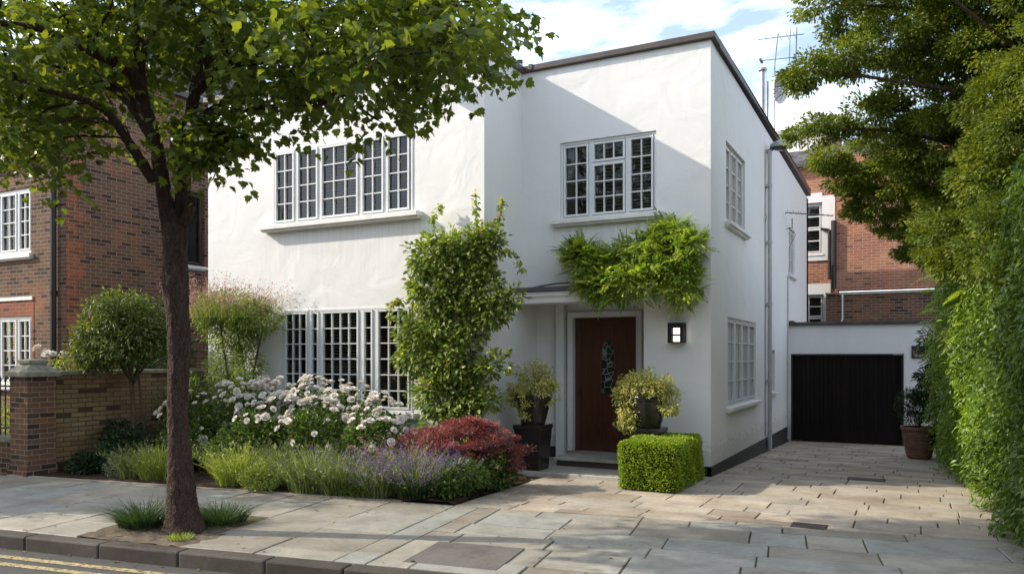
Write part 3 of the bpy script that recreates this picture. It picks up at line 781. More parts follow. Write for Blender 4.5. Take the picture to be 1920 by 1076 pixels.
# windows of the white house
z0, z1 = 3.93, 5.2; a0 = ul(-9.77)
cas = [(a0 + .06, a0 + .49), (a0 + .55, a0 + 1.00), (a0 + 1.06, a0 + 1.83), (a0 + 1.89, a0 + 2.33), (a0 + 2.39, a0 + 2.82)]
window(house, oL, XU, F_, a0, a0 + 2.88, z0, z1, [(p[0], p[1], z0 + .045, z1 - .045, 3 if i == 2 else 2, 4) for i, p in enumerate(cas)],
       rec=-.012, sill=(.17, .16, .08), blind=[(a0 + 1.1, a0 + 1.85, z0 + .1, 'slat'), (a0 + 1.9, a0 + 2.3, z0 + .35, 'slat'), (a0 + .1, a0 + .2, z0, 'c'), (a0 + 2.7, a0 + 2.84, z0, 'c')], label='wide five-light window over the climbing shrub')
z0, z1 = .85, 2.5; a0 = ul(-9.55)
cas = [(.05, .56, 3), (.62, .80, 1), (.86, 1.62, 4), (1.70, 1.90, 1), (1.98, 2.60, 3)]
window(house, oL, XU, F_, a0, a0 + 2.65, z0, z1, [(a0 + p[0], a0 + p[1], z0 + .045, z1 - .045, p[2], 6) for p in cas], rec=-.01, sill=(.1, .12, .08),
       blind=[(a0 + .05, a0 + .22, z0, 'c'), (a0 + .66, a0 + .8, z0, 'c'), (a0 + .9, a0 + 1.6, z0 + .55, 'slat'), (a0 + 1.72, a0 + 1.86, z0, 'c'), (a0 + 2.4, a0 + 2.6, z0, 'c')], label='wide ground-floor window behind the roses')
z0, z1 = 3.84, 5.05; a0 = ur(-4.98)
window(house, oR, XU, F_, a0, a0 + 1.55, z0, z1, [(a0 + .05, a0 + .47, z0 + .045, z1 - .05, 2, 4), (a0 + .53, a0 + 1.06, z0 + .045, z0 + .83, 3, 3), (a0 + .53, a0 + 1.06, z0 + .855, z1 - .05, 3, 1), (a0 + 1.12, a0 + 1.50, z0 + .045, z1 - .05, 2, 4)],
       rec=.03, sill=(.12, .13, .075), blind=[(a0 + .5, a0 + 1.5, z0 + .1, 'slat'), (a0 + .05, a0 + .22, z0, 'c')], label='three-light window above the porch')
z0, z1 = 3.8, 5.05; a0 = us_(12.29)
window(house, oS, YU, SIDE, a0, a0 + 1.51, z0, z1, [(a0 + .05, a0 + .48, z0 + .045, z1 - .045, 2, 4), (a0 + .54, a0 + .97, z0 + .045, z1 - .045, 2, 4), (a0 + 1.03, a0 + 1.46, z0 + .045, z1 - .045, 2, 4)],
       rec=.05, sill=(.06, .10, .06), blind=[(a0 + .05, a0 + 1.46, z0, 'c')], label='upper side window facing the driveway')
z0, z1 = .93, 2.33; a0 = us_(12.4)
window(house, oS, YU, SIDE, a0, a0 + 2.4, z0, z1, [(a0 + .05 + k * .585, a0 + .05 + k * .585 + .545, z0 + .045, z1 - .045, 2, 4) for k in range(4)],
       rec=.02, sill=(.06, .10, .06), blind=[(a0 + .05, a0 + 2.3, z0, 'c')], label='lower side window facing the driveway')
z0, z1 = 1.0, 1.85; a0 = us_(16.45)
window(house, oS, YU, SIDE, a0, a0 + .5, z0, z1, [(a0 + .05, a0 + .45, z0 + .045, z1 - .045, 2, 3)], rec=.05, sill=(.05, .08, .06), label='little side window beyond the drainpipe')
z0, z1 = 3.6, 4.7; a0 = us_(18.95)
window(house, oS, YU, SIDE, a0, a0 + .95, z0, z1, [(a0 + .05, a0 + .45, z0 + .045, z1 - .045, 2, 3), (a0 + .5, a0 + .9, z0 + .045, z1 - .045, 2, 3)], rec=.04, sill=(.05, .06, .05), label='small upper window above the garage')
# drainpipes
dp = MB(); yx = 15.9; dp.tube([(HX1 + .07, yx, 5.72), (HX1 + .07, yx, gz(yx) + .05)], .042, 12)
for z in (5.0, 3.9, 2.7, 1.2): dp.tube([(HX1 + .07, yx, z), (HX1 + .07, yx, z + .07)], .052, 12); dp.box(HX1, HX1 + .05, yx - .08, yx + .08, z + .01, z + .05)
dp.build('drainpipe', M['pipe'], house, smooth=False)
dp = MB(); yx = 18.6; dp.tube([(HX1 + .03, yx, 3.55), (HX1 + .03, yx, gz(yx) + .05)], .016, 8); dp.build('drainpipe', M['pipe'], house)
dp = MB(); yx = 15.72; dp.tube([(HX1 + .012, yx, 5.7), (HX1 + .012, yx, .2)], .008, 6); dp.tube([(HX1 + .012, yx, 4.5), (HX1 + .05, yx - .06, 4.4), (HX1 + .012, yx, 4.28)], .006, 6); dp.build('cable', M['cable'], house)

# ------------------------------------------------------------------ garage
gr = thing('garage', 'low white garage with wide black plank doors at the end of the driveway', 'garage', (HX1, YG, gz(YG)))
gb = MB(); oG = (HX1 + .001, YG)
wall(gb, oG, XU, F_, 3.6, -.5, 2.42, [(.06, 2.36, -.5, 1.78)], thick=.25); wall(gb, (HX1 + 3.6, YG + .25), YU, SIDE, 3.2, -.5, 2.42)
gb.build('wall', M['stucco'], gr)
gc = MB(); gc.obox(oG, XU, F_, -.02, 3.68, -.3, .07, 2.42, 2.50); gc.obox(oG, XU, F_, -.02, .12, -.3, .071, 2.5, 2.535); gc.obox((HX1 + 3.6, YG), YU, SIDE, .302, 3.5, -.3, .07, 2.421, 2.499)
gc.build('coping', M['coping'], gr, bevel=.012)
gf = MB(); gf.box(HX1 + .26, HX1 + 3.4, YG + .27, YG + 3.4, 2.2, 2.3); gf.build('roof', M['lead'], gr)
fr = MB(); fr.obox(oG, XU, F_, .06, .10, -.14, .012, gz(YG) - .02, 1.78); fr.obox(oG, XU, F_, 2.32, 2.36, -.14, .012, gz(YG) - .02, 1.78); fr.obox(oG, XU, F_, .10, 2.32, -.14, .010, 1.745, 1.78)
fr.build('door_frame', M['black'], gr)
for k, (a, b) in enumerate(((.103, 1.206), (1.212, 2.317))):
    d = MB(); x = a
    while x < b - .02:
        w = min(.092, b - x); d.obox(oG, XU, F_, x + .002, x + w - .002, -.10, -.05 + random.uniform(-.002, .002), gz(YG) + .28, 1.742); x += w
    d.obox(oG, XU, F_, a, b, -.11, -.099, gz(YG) + .02, 1.742); d.obox(oG, XU, F_, a + .001, b - .001, -.10, -.035, gz(YG) + .03, gz(YG) + .28)
    dd = d.build('garage_door', M['plank'], gr, attr=True)
    if k: h = MB(); h.obox(oG, XU, F_, b - .07, b - .03, -.052, .0, .78, .86); h.build('handle', M['galv'], dd)
gk = MB(); gk.obox(oG, XU, F_, 2.37, 3.6, -.05, .02, -.4, .0); gk.build('plinth', M['plinth'], gr)
gl_ = MB(); gl_.obox(oG, XU, F_, 2.16, 2.34, -.04, .014, 1.75, 1.775); gl_.build('hinge', M['galv'], gr)
sg = thing('wall_plaque', 'small square dark plaque on the white wall right of the garage doors', 'sign', (.0, YG, 1.7))
q = MB(); q.box(-.12, .12, YG - .025, YG, 1.68, 1.95); q.build('board', M['black'], sg, bevel=.004)
m_, t_, b_n = nt('plaque_picture'); pp = wallvec(t_); t_.links.new(ramp(t_, noise(t_, pp, 9, 3), [(.4, (.04, .04, .045)), (.62, (.16, .13, .09)), (.75, (.5, .42, .28))]), b_n.inputs['Base Color']); b_n.inputs['Roughness'].default_value = .25
q = MB(); q.box(-.10, .10, YG - .031, YG - .026, 1.70, 1.93); q.build('picture', m_, sg)

# ------------------------------------------------------------------ roof and wall fittings
def ell(mb, c, r, n=14, m=8, z0=-90, z1=90):
    base = len(mb.v)
    for i in range(m + 1):
        la = R(z0 + (z1 - z0) * i / m)
        for j in range(n):
            lo = 2 * math.pi * j / n
            mb.v.append((c[0] + r[0] * math.cos(la) * math.cos(lo), c[1] + r[1] * math.cos(la) * math.sin(lo), c[2] + r[2] * math.sin(la)))
    for i in range(m):
        for j in range(n):
            j2 = (j + 1) % n; mb.f.append((base + i * n + j, base + i * n + j2, base + (i + 1) * n + j2, base + (i + 1) * n + j)); mb.r.append(0)
fl = thing('flood_lamp', 'grey hooded lamp at the top of the drainpipe on the side wall', 'lamp', (HX1, 16.0, 5.7))
q = MB(); q.tube([(HX1, 15.98, 5.72), (HX1 + .1, 15.98, 5.76), (HX1 + .17, 15.98, 5.84)], .035, 10); q.build('arm', M['galv'], fl, smooth=True)
q = MB(); ell(q, (HX1 + .26, 15.98, 5.80), (.21, .17, .115), 18, 8, -12, 90); q.build('hood', M['galv'], fl, smooth=True)
q = MB(); ell(q, (HX1 + .27, 15.98, 5.785), (.17, .13, .07), 16, 6, -90, 0); q.build('lens', M['glass'], fl, smooth=True)
fl = thing('wall_lamp', 'ribbed grey lamp on the upper white wall among the street tree leaves', 'lamp', (-6.61, YL, 6.0))
q = MB(); q.tube([(-6.55, YL, 5.98), (-6.55, YL - .25, 6.1)], .02, 8); q.build('arm', M['galv'], fl)
q = MB(); q.lathe((-6.55, YL - .3, 5.88), [(.16, 0), (.15, .05), (.09, .12), (.075, .13), (.075, .26), (.05, .29)], 18); q.build('hood', M['galv'], fl, smooth=True)

ln = thing('wall_lantern', 'black box lantern with a lit white light on the wall right of the door', 'lantern', (-3.09, YR, 2.05))
x0, x1, y0, y1, z0, z1 = -3.215, -2.985, YR - .16, YR - .002, 1.91, 2.20
q = MB(); q.box(x0, x1, YR - .018, YR - .001, z0, z1); q.box(x0, x1, y0, YR - .018, z1 - .022, z1); q.box(x0, x1, y0, YR - .018, z0, z0 + .014)
for xx in (x0, x1 - .018):
    q.box(xx, xx + .018, y0, y0 + .018, z0 + .014, z1 - .022)
q.box(x0 + .018, x1 - .018, y0 + .002, y0 + .012, z0 + .10, z0 + .125); q.box(x0 + .018, x0 + .06, y0 + .003, y0 + .011, z0 + .014, z1 - .022)
q.box(x1 - .05, x1 - .018, y0 + .003, y0 + .011, z0 + .014, z1 - .022); q.box(x0 + .06, x1 - .05, y0 + .003, y0 + .011, z1 - .075, z1 - .022)
q.build('case', M['black'], ln)
q = MB(); q.box(x0 + .075, x1 - .065, y0 + .03, y0 + .10, z0 + .02, z0 + .215); q.build('light', M['lit'], ln)

# satellite dish and pole on the roof
zr = TOP - .33
fp = thing('flue_pole', 'pale vertical flue pipe standing on the flat roof', 'pipe', (-3.0, 17.7, zr))
q = MB(); q.tube([(-3.0, 17.7, zr), (-3.0, 17.7, 7.93)], .045, 14); q.tube([(-3.0, 17.7, 7.93), (-3.0, 17.7, 7.98)], .09, 14); q.tube([(-2.93, 17.66, zr), (-2.93, 17.66, 7.95)], .014, 6); q.build('pipe', M['galv'], fp, smooth=False, bevel=.005)
ds = thing('satellite_dish', 'white satellite dish fixed beside the roof flue pipe', 'satellite dish', (-2.8, 17.75, zr))
q = MB(); base = Vector((-2.84, 17.75, 7.58)); ax = Vector((.93, -.25, -.22)).normalized(); e1 = ax.orthogonal().normalized(); e2 = ax.cross(e1)
n = 24; prev = None
for k in range(7):
    r = .36 * k / 6; d = .26 * (k / 6) ** 2
    ringp = [base + ax * d + e1 * (r * math.cos(2 * math.pi * j / n)) + e2 * (r * math.sin(2 * math.pi * j / n)) for j in range(n)]
    if prev:
        for j in range(n): q.face([prev[j], prev[(j + 1) % n], ringp[(j + 1) % n], ringp[j]])
    prev = ringp
q.build('dish', M['paint'], ds, smooth=True).modifiers.new('solid', 'SOLIDIFY').thickness = .012
q = MB(); q.tube([base, base + ax * .45], .012, 6); q.tube([base + ax * .43, base + ax * .52], .035, 8); q.tube([base + ax * .1 - Vector((0, 0, .3)), base + ax * .45], .008, 6); q.build('receiver_arm', M['aerial'], ds)
q = MB(); q.tube([(-2.9, 17.75, zr), (-2.9, 17.75, 7.7)], .02, 8); q.build('pole', M['galv'], ds)
ta = thing('roof_aerial', 'tall thin television aerial standing above the roof flue', 'aerial', (-2.75, 17.95, zr))
q = MB(); q.tube([(-2.78, 17.9, zr), (-2.77, 17.85, 8.05), (-2.70, 17.85, 8.75)], .012, 6); q.build('mast', M['aerial'], ta)
q = MB(); q.tube([(-3.1, 17.7, 8.62), (-2.2, 18.1, 8.72)], .009, 5); q.tube([(-3.0, 17.7, 8.15), (-2.2, 18.05, 8.22)], .009, 5); q.tube([(-2.36, 18.0, 7.9), (-2.33, 18.0, 8.85)], .012, 5); q.tube([(-2.48, 17.95, 8.1), (-2.46, 17.95, 8.83)], .009, 5); q.tube([(-3.03, 17.6, 8.15), (-3.03, 17.8, 8.15)], .03, 6)
for k in range(5): q.tube([(-2.95 + k * .14, 17.6 + k * .06, 8.63 + k * .015), (-2.93 + k * .14, 17.95 + k * .06, 8.63 + k * .015)], .005, 4)
q.build('elements', M['aerial'], ta)
wa = thing('wall_aerial', 'small horizontal aerial bracketed to the side wall above the garage', 'aerial', (HX1, 18.3, 4.8))
q = MB(); q.tube([(HX1 + .0, 18.75, 4.62), (HX1 + .12, 18.6, 4.62), (HX1 + .12, 18.6, 4.82)], .013, 6); q.tube([(HX1 - .0 + .05, 18.0, 4.86), (HX1 + .95, 18.9, 4.86)], .011, 5)
for k in range(9): q.tube([(HX1 + .1 + k * .1, 18.05 + k * .1, 4.86), (HX1 + .1 + k * .1, 18.05 + k * .1, 4.94 - .01 * k)], .005, 4); q.tube([(HX1 + .04 + k * .1, 18.1 + k * .1, 4.86), (HX1 + .18 + k * .1, 17.98 + k * .1, 4.86)], .005, 4)
q.tube([(HX1 + .12, 18.6, 4.62), (HX1 + .2, 18.55, 4.45), (HX1 + .05, 18.7, 4.2), (HX1 + .015, 18.8, 3.5)], .005, 5)
q.build('boom', M['aerial'], wa)
wb = thing('cable_bracket', 'tiny white cable bracket on the white wall near the street tree', 'bracket', (-10.99, YL, 5.68))
q = MB(); q.box(-11.03, -10.95, YL - .05, YL, 5.72, 5.76); q.box(-11.03, -10.95, YL - .05, YL, 5.62, 5.66); q.box(-10.97, -10.95, YL - .06, YL - .051, 5.6, 5.78); q.build('plate', M['galv'], wb)
q = MB(); q.tube([(-10.95, YL - .05, 5.62), (-10.6, YL - .03, 5.42), (-10.1, YL - .01, 5.15), (-9.8, YL - .01, 5.02)], .006, 5); q.build('cable', M['cable'], wb)

# ------------------------------------------------------------------ brick house on the left
bh = thing('brick_house', 'tall old brown brick house behind the street tree, left of the white house', 'house', (-14.4, 9.4, 0))
BX, BY, BT = -14.4, 9.4, 7.4
q = MB(); oB = (-24, BY); ub = lambda x: x + 24
wall(q, oB, XU, F_, 24 + BX, -.3, BT, [(ub(-17.2), ub(-15.49), 3.75, 5.05), (ub(-17.2), ub(-15.47), 1.15, 2.52)])
wall(q, (BX, BY + .3), YU, SIDE, 9.0, -.3, BT + 0, [(2.48, 2.98, 3.75, 5.4)])
q.box(BX - .3, BX - .001, BY + .002, BY + .3, -.3, BT - .001)
q.build('wall', M['brickL'], bh)
q = MB()                                             # orange quoins and window arches, set 6 mm proud
for k in range(26):
    z = .2 + k * .27; w = .34 if k % 2 else .22
    q.obox((BX, BY), YU, SIDE, .0, w, -.01, .006, z, z + .27 if k < 25 else BT)
q.build('brick_dressing', M['brickQ'], bh); q = MB(); q.obox(oB, XU, F_, ub(-15.47), ub(-15.40), -.01, .008, 1.15, 2.52); q.obox(oB, XU, F_, ub(-17.3), ub(-15.40), -.01, .008, 2.52, 2.82)
q.obox((BX, BY), YU, SIDE, 2.68, 2.76, -.01, .006, 3.75, 5.4) if False else None
q.build('brick_arch', M['brickQ'], bh)
q = MB(); q.obox(oB, XU, F_, ub(-24), ub(-15.42), -.02, .03, 2.83, 2.90); q.build('stone_band', M['sill'], bh)
for (z0, z1, rows) in ((3.75, 5.05, 4), (1.15, 2.52, 4)):
    a0, a1 = ub(-17.2), ub(-15.48)
    window(bh, oB, XU, F_, a0, a1, z0, z1, [(a0 + .08, a0 + .60, z0 + .07, z1 - .07, 2, 4), (a0 + .67, a0 + 1.19, z0 + .07, z1 - .07, 2, 4), (a0 + 1.26, a0 + 1.65, z0 + .07, z1 - .07, 2, 4)],
           rec=.03, fw=.07, bar=.02, sill=(.06, .08, .09), blind=[(a0 + .05, a0 + 1.66, z0 + .2, 'slat')], label='white upper window of the brick house' if z0 > 3 else 'white lower window of the brick house')
window(bh, (BX, BY + .3), YU, SIDE, 2.48, 2.98, 3.75, 5.4, [(2.53, 2.93, 3.8, 5.35, 1, 1)], rec=.08, mat='riser', sill=(.05, .05, .07), label='narrow brown side window behind the trunk')
q = MB(); q.tube([(BX - .28, BY - .07, 0), (BX - .28, BY - .07, 5.55)], .055, 10); q.box(BX - .38, BX - .18, BY - .16, BY - .002, 5.5, 5.72)
for z in (1.2, 2.9, 4.6): q.tube([(BX - .28, BY - .07, z), (BX - .28, BY - .07, z + .08)], .068, 10)
q.build('drainpipe', M['black'], bh)
q = MB(); q.tube([(-24, BY - .1, 5.68), (BX - .3, BY - .1, 5.62)], .06, 8); q.build('gutter', M['black'], bh)
q = MB(); q.box(-24.1, BX + .12, BY - .18, 18.8, BT, BT + .14); q.build('eaves', M['coping'], bh)
q = MB(); q.face([(-24.1, BY - .15, BT + .15), (BX + .1, BY - .15, BT + .15), (BX - 1.2, 13.5, BT + 2.2), (-24.1, 13.5, BT + 2.2)]); q.face([(BX + .1, BY - .15, BT + .15), (BX + .1, 18.6, BT + .15), (BX - 1.2, 13.5, BT + 2.2)]); q.build('roof', M['slate'], bh)

# low boundary wall, pillar, railings
bw = thing('garden_wall', 'yellow stock brick garden wall between the flower bed and the next garden', 'wall', (-11.5, 7.4, 0))
q = MB(); q.box(-11.63, -11.40, 7.22, 10.0, -.2, 1.44); q.build('brickwork', M['brickY'], bw)
q = MB(); q.box(-11.66, -11.37, 7.222, 10.0, 1.44, 1.50); q.build('coping', M['capstone'], bw, bevel=.008)
gp_ = thing('gate_pillar', 'square brick pillar with weathered stone cap at the corner of the pavement', 'pillar', (-11.47, 7.0, 0))
q = MB(); q.box(-11.70, -11.29, 6.80, 7.215, -.2, 1.42); q.build('brickwork', M['brickQ'] if False else M['brickL'], gp_)
q = MB(); q.box(-11.73, -11.26, 6.77, 7.22, -.2, .14); q.build('footing', M['brickL'], gp_)
q = MB(); q.box(-11.77, -11.22, 6.74, 7.27, 1.421, 1.49); q.lathe((-11.495, 7.005, 1.49), [(.36, 0), (.24, .08), (.17, .10), (.20, .13), (.20, .17), (.12, .19)], 4, R(45)); q.build('cap', M['capstone'], gp_, bevel=.008)
dwf = thing('front_wall', 'low brick wall under black iron railings on the far left', 'wall', (-13, 6.8, 0))
q = MB(); Ux = (-math.cos(TH), -math.sin(TH)); oW = (-11.70, 6.91); nW = (math.sin(TH), -math.cos(TH))
q.obox(oW, Ux, nW, 0.005, 7.0, -.24, .0, -.2, .46); q.build('brickwork', M['brickL'], dwf)
q = MB(); q.obox(oW, Ux, nW, 0.003, 7.0, -.26, .02, .46, .54); q.build('coping', M['capstone'], dwf, bevel=.008)
rl = thing('iron_railing', 'black iron railing on the low brick wall at the left edge', 'railing', (-12.5, 6.8, .54))
q = MB()
for k in range(40):
    s_ = .09 + k * .105; p = (oW[0] + Ux[0] * s_ - nW[0] * .12, oW[1] + Ux[1] * s_ - nW[1] * .12)
    q.tube([(*p, .54), (*p, 1.34)], .010, 6); q.lathe((*p, 1.34), [(.012, 0), (.02, .025), (.004, .09)], 6)
q.build('bar', M['black'], rl)['kind'] = 'stuff'
for z in (.64, 1.26):
    q = MB(); q.obox(oW, Ux, nW, 0.005, 4.3, -.14, -.10, z, z + .025); q.build('rail', M['black'], rl)

# ------------------------------------------------------------------ brick house behind the garage
rb = thing('rear_brick_house', 'red brick house with white sash windows behind the garage', 'house', (-2, 24, 0))
q = MB(); oK = (-9, 24.0); uk = lambda x: x + 9
wall(q, oK, XU, F_, uk(-2.0), -.3, 7.15, [(uk(-3.25), uk(-2.42), 4.66, 6.12), (uk(-3.2), uk(-2.38), 2.2, 3.5)])
wall(q, (-2.0, 23.6), XU, F_, 6.5, 3.55, 7.3); q.box(-2.02, -1.995, 23.598, 24.0, 3.56, 7.14)
q.build('wall', M['brickR'], rb)
q = MB(); wall(q, (-2.28, 23.58), XU, F_, 6.7, -.3, 3.45); q.build('lower_wall', M['brickL'], rb)
q = MB(); q.obox((-2.3, 23.58), XU, F_, 0, 6.8, -.1, .07, 3.46, 3.50); q.build('ledge', M['capstone'], rb)
q = MB(); q.obox(oK, XU, F_, uk(-3.3), uk(-2.06), -.02, .05, 4.55, 6.42)
q = MB()
for (a, b, c, d) in ((-3.6, -3.25, 4.55, 6.3), (-2.42, -2.08, 4.55, 6.3), (-3.25, -2.42, 6.12, 6.4), (-3.6, -2.08, 4.46, 4.655), (-3.6, -2.2, 3.5, 3.8), (-2.38, -2.30, 2.2, 3.5)):
    q.obox(oK, XU, F_, uk(a), uk(b), -.02, .04 + .003 * random.random(), c, d)
q.build('white_surround', M['paint'], rb)
for (z0, z1, a, b, la) in ((4.66, 6.12, -3.25, -2.42, 'upper sash window of the rear brick house'), (2.2, 3.5, -3.2, -2.38, 'lower sash window of the rear brick house')):
    zm = (z0 + z1) / 2
    window(rb, oK, XU, F_, uk(a), uk(b), z0, z1, [(uk(a) + .05, uk(b) - .05, z0 + .05, zm - .015, 2, 2), (uk(a) + .05, uk(b) - .05, zm + .015, z1 - .05, 2, 2)], rec=.06, bar=.03, sill=(.04, .06, .06), blind=[(uk(a), uk(b), z0 + .05, 'slat')], label=la)
q = MB(); q.tube([(-2.22, 23.9, 3.9), (-2.22, 23.9, 5.3)], .05, 8); q.tube([(-2.08, 23.54, 3.6), (-2.08, 23.54, 5.5)], .07, 8); q.tube([(-2.45, 23.9, 5.35), (-2.22, 23.9, 5.3)], .04, 8); q.build('drainpipe', M['black'], rb)
q = MB(); q.face([(-9, 23.85, 7.2), (-2.0, 23.85, 7.2), (-2.2, 25.6, 8.05), (-9, 25.6, 8.05)]); q.build('roof', M['slate'], rb)
q = MB(); q.box(-9, -2.0, 23.8, 23.99, 7.15, 7.22); q.build('gutter', M['coping'], rb)
q = MB(); q.face([(-2.02, 23.6, 7.3), (4.6, 23.6, 7.3), (4.6, 27, 8.6), (-2.02, 27, 8.6)]); q.build('roof', M['slate'], rb)
q = MB(); q.tube([(-1.85, 23.5, 3.44), (-1.85, 23.5, 2.75), (-1.92, 23.5, 2.6)], .02, 6); q.build('pipe', M['sill'], rb)
fb = thing('far_white_block', 'pale roof storey of a distant building above the slate roof', 'building', (-5, 34, 0))
q = MB(); q.box(-9, -3.4, 34, 40, 0, 10.9); q.build('wall', M['sill'], fb)
q = MB(); q.box(-9.1, -3.3, 33.9, 40.1, 10.9, 11.05); q.build('coping', M['pipe'], fb)
q = MB(); q.box(-3.35, -2.7, 33, 34, 8.2, 10.3); q.build('chimney', M['brickL'], fb)

# ironmongery in the ground
M['cover'] = stone_mat('rough_cover', [(0, (.15, .14, .125)), (1, (.18, .165, .145))], .8, 90, 1.2)
M['iron'] = plain('cast_iron', (.06, .05, .042), .6, .5, var=.4, scale=20, bmp=1.0, bscale=90)
def cover(name, label, poly, z, mat):
    q = MB(); slab(q, poly, lambda y: z, .004, 0, .02, .004); o = q.build(name, M[mat], None, attr=True); tag(o, label, 'drain cover'); return o
cover('access_cover', 'large dark textured cover slab set in the front pavement', [st(2.66, .33), st(3.5, .33), st(3.5, 1.08), st(2.66, 1.08)], .008, 'cover')
cover('drain_cover', 'small dark drain cover in the driveway near the hedge', [(-.9, 12.02), (-.4, 12.02), (-.4, 12.3), (-.9, 12.3)], gz(12.1) + .008, 'iron')
cover('drain_cover', 'small brown square drain cover at the front of the driveway', [(-1.15, 8.3), (-.8, 8.3), (-.8, 8.55), (-1.15, 8.55)], .008, 'iron')
cover('inspection_slab', 'worn rectangular stone cover beside the box hedge', [(-3.75, 8.85), (-3.0, 8.85), (-3.0, 9.3), (-3.75, 9.3)], .008, 'sett')

# ------------------------------------------------------------------ street tree
def smooth_path(pts, k=4):
    P = [Vector(p) for p in pts]; out = []
    for i in range(len(P) - 1):
        a = P[max(0, i - 1)]; b = P[i]; c = P[i + 1]; d = P[min(len(P) - 1, i + 2)]
        for j in range(k):
            t = j / k
            out.append(.5 * ((2 * b) + (c - a) * t + (2 * a - 5 * b + 4 * c - d) * t * t + (-a + 3 * b - 3 * c + d) * t ** 3))
    out.append(P[-1]); return out
def limb(mb, pts, r0, r1, n=10, k=4, wob=.12, seed=0):
    p = smooth_path(pts, k); m = len(p) - 1
    mb.tube(p, [r0 + (r1 - r0) * (i / m) ** .8 for i in range(m + 1)], n, True, wob, seed); return p

TREE = (-6.4, 5.36, 0)
tree = thing('street_tree', 'dark rough-barked street tree forking low, growing in the pavement beside the kerb', 'tree', TREE)
tk = MB(); sk = []
pp_ = smooth_path([(-6.39, 5.37, -.06), (-6.39, 5.37, .05), (-6.41, 5.36, .3), (-6.42, 5.35, .7), (-6.44, 5.34, 1.2), (-6.43, 5.35, 1.8), (-6.46, 5.335, 2.4), (-6.47, 5.33, 2.9), (-6.475, 5.33, 3.15)], 6)
rr_ = []
for p in pp_:
    z = p.z; r = .100 + .05 * math.exp(-max(0, z) / .5) + .08 * math.exp(-max(0, z) / .12) + (.02 if 2.3 < z < 3 else 0) + .008 * math.sin(z * 4); rr_.append(r)
tk.tube(pp_, rr_, 22, True, .07, 4)
limbs = {
 'left': ([(-6.49, 5.32, 2.75), (-6.53, 5.26, 3.3), (-6.56, 5.17, 3.81), (-6.61, 5.08, 4.16), (-6.6, 5.04, 4.45), (-6.61, 5.03, 4.8), (-6.58, 4.93, 5.06), (-6.54, 4.84, 5.6), (-6.6, 4.8, 6.6)], .085, .03),
 'right': ([(-6.43, 5.35, 2.75), (-6.42, 5.4, 3.49), (-6.43, 5.45, 3.92), (-6.40, 5.53, 4.42), (-6.41, 5.58, 4.81), (-6.43, 5.68, 5.34), (-6.37, 5.71, 5.93), (-6.2, 5.7, 6.8)], .08, .03),
 'b1': ([(-6.6, 5.2, 3.4), (-6.65, 5.1, 3.58), (-6.62, 4.91, 3.76), (-6.58, 4.71, 3.92), (-6.55, 4.51, 3.97), (-6.64, 4.22, 3.99), (-6.87, 3.99, 4.05)], .062, .02),
 'b2': ([(-6.56, 5.17, 3.81), (-6.85, 5.13, 4.2), (-7.24, 5.15, 4.45), (-7.82, 5.08, 4.69), (-8.41, 5.0, 4.85)], .075, .02),
 'b3': ([(-6.61, 5.06, 4.2), (-6.51, 4.85, 4.37), (-6.56, 4.49, 4.43), (-6.75, 4.17, 4.54), (-6.85, 3.89, 4.5), (-7.14, 3.63, 4.52)], .07, .02),
 'b4': ([(-6.42, 5.52, 4.31), (-6.09, 5.52, 4.52), (-5.75, 5.47, 4.49), (-5.2, 5.53, 4.5), (-4.69, 5.68, 4.62), (-4.0, 5.7, 4.6)], .055, .015),
 'b5': ([(-6.4, 5.53, 4.47), (-6.43, 5.91, 5.0), (-6.23, 6.3, 5.3), (-5.75, 6.6, 5.45), (-5.21, 6.7, 5.4), (-4.4, 6.5, 5.3)], .055, .015),
 'b6': ([(-6.45, 5.45, 3.92), (-6.12, 5.39, 4.03), (-5.71, 5.38, 4.01), (-5.28, 5.49, 4.03), (-4.87, 5.59, 4.0)], .04, .012),
 'b7': ([(-6.44, 5.46, 3.98), (-6.43, 5.91, 4.37), (-6.23, 6.3, 4.6), (-5.73, 6.5, 4.6)], .04, .012),
 'stub': ([(-6.40, 5.36, 3.0), (-6.26, 5.33, 3.12), (-6.20, 5.3, 3.25)], .07, .045),
 'b8': ([(-6.43, 5.4, 3.6), (-6.1, 5.25, 3.66), (-5.81, 5.21, 3.6), (-5.6, 5.21, 3.41)], .022, .007),
 'b9': ([(-6.6, 5.04, 4.55), (-6.77, 5.4, 5.13), (-6.83, 5.7, 5.76)], .05, .015)}
nodes = []
for i, (k, (pts, r0, r1)) in enumerate(limbs.items()):
    p = limb(tk, pts, r0, r1, 14 if i < 2 else 9, 4, .14, i); nodes += [q for q in p[len(p) // 3:]] if k != 'stub' else []
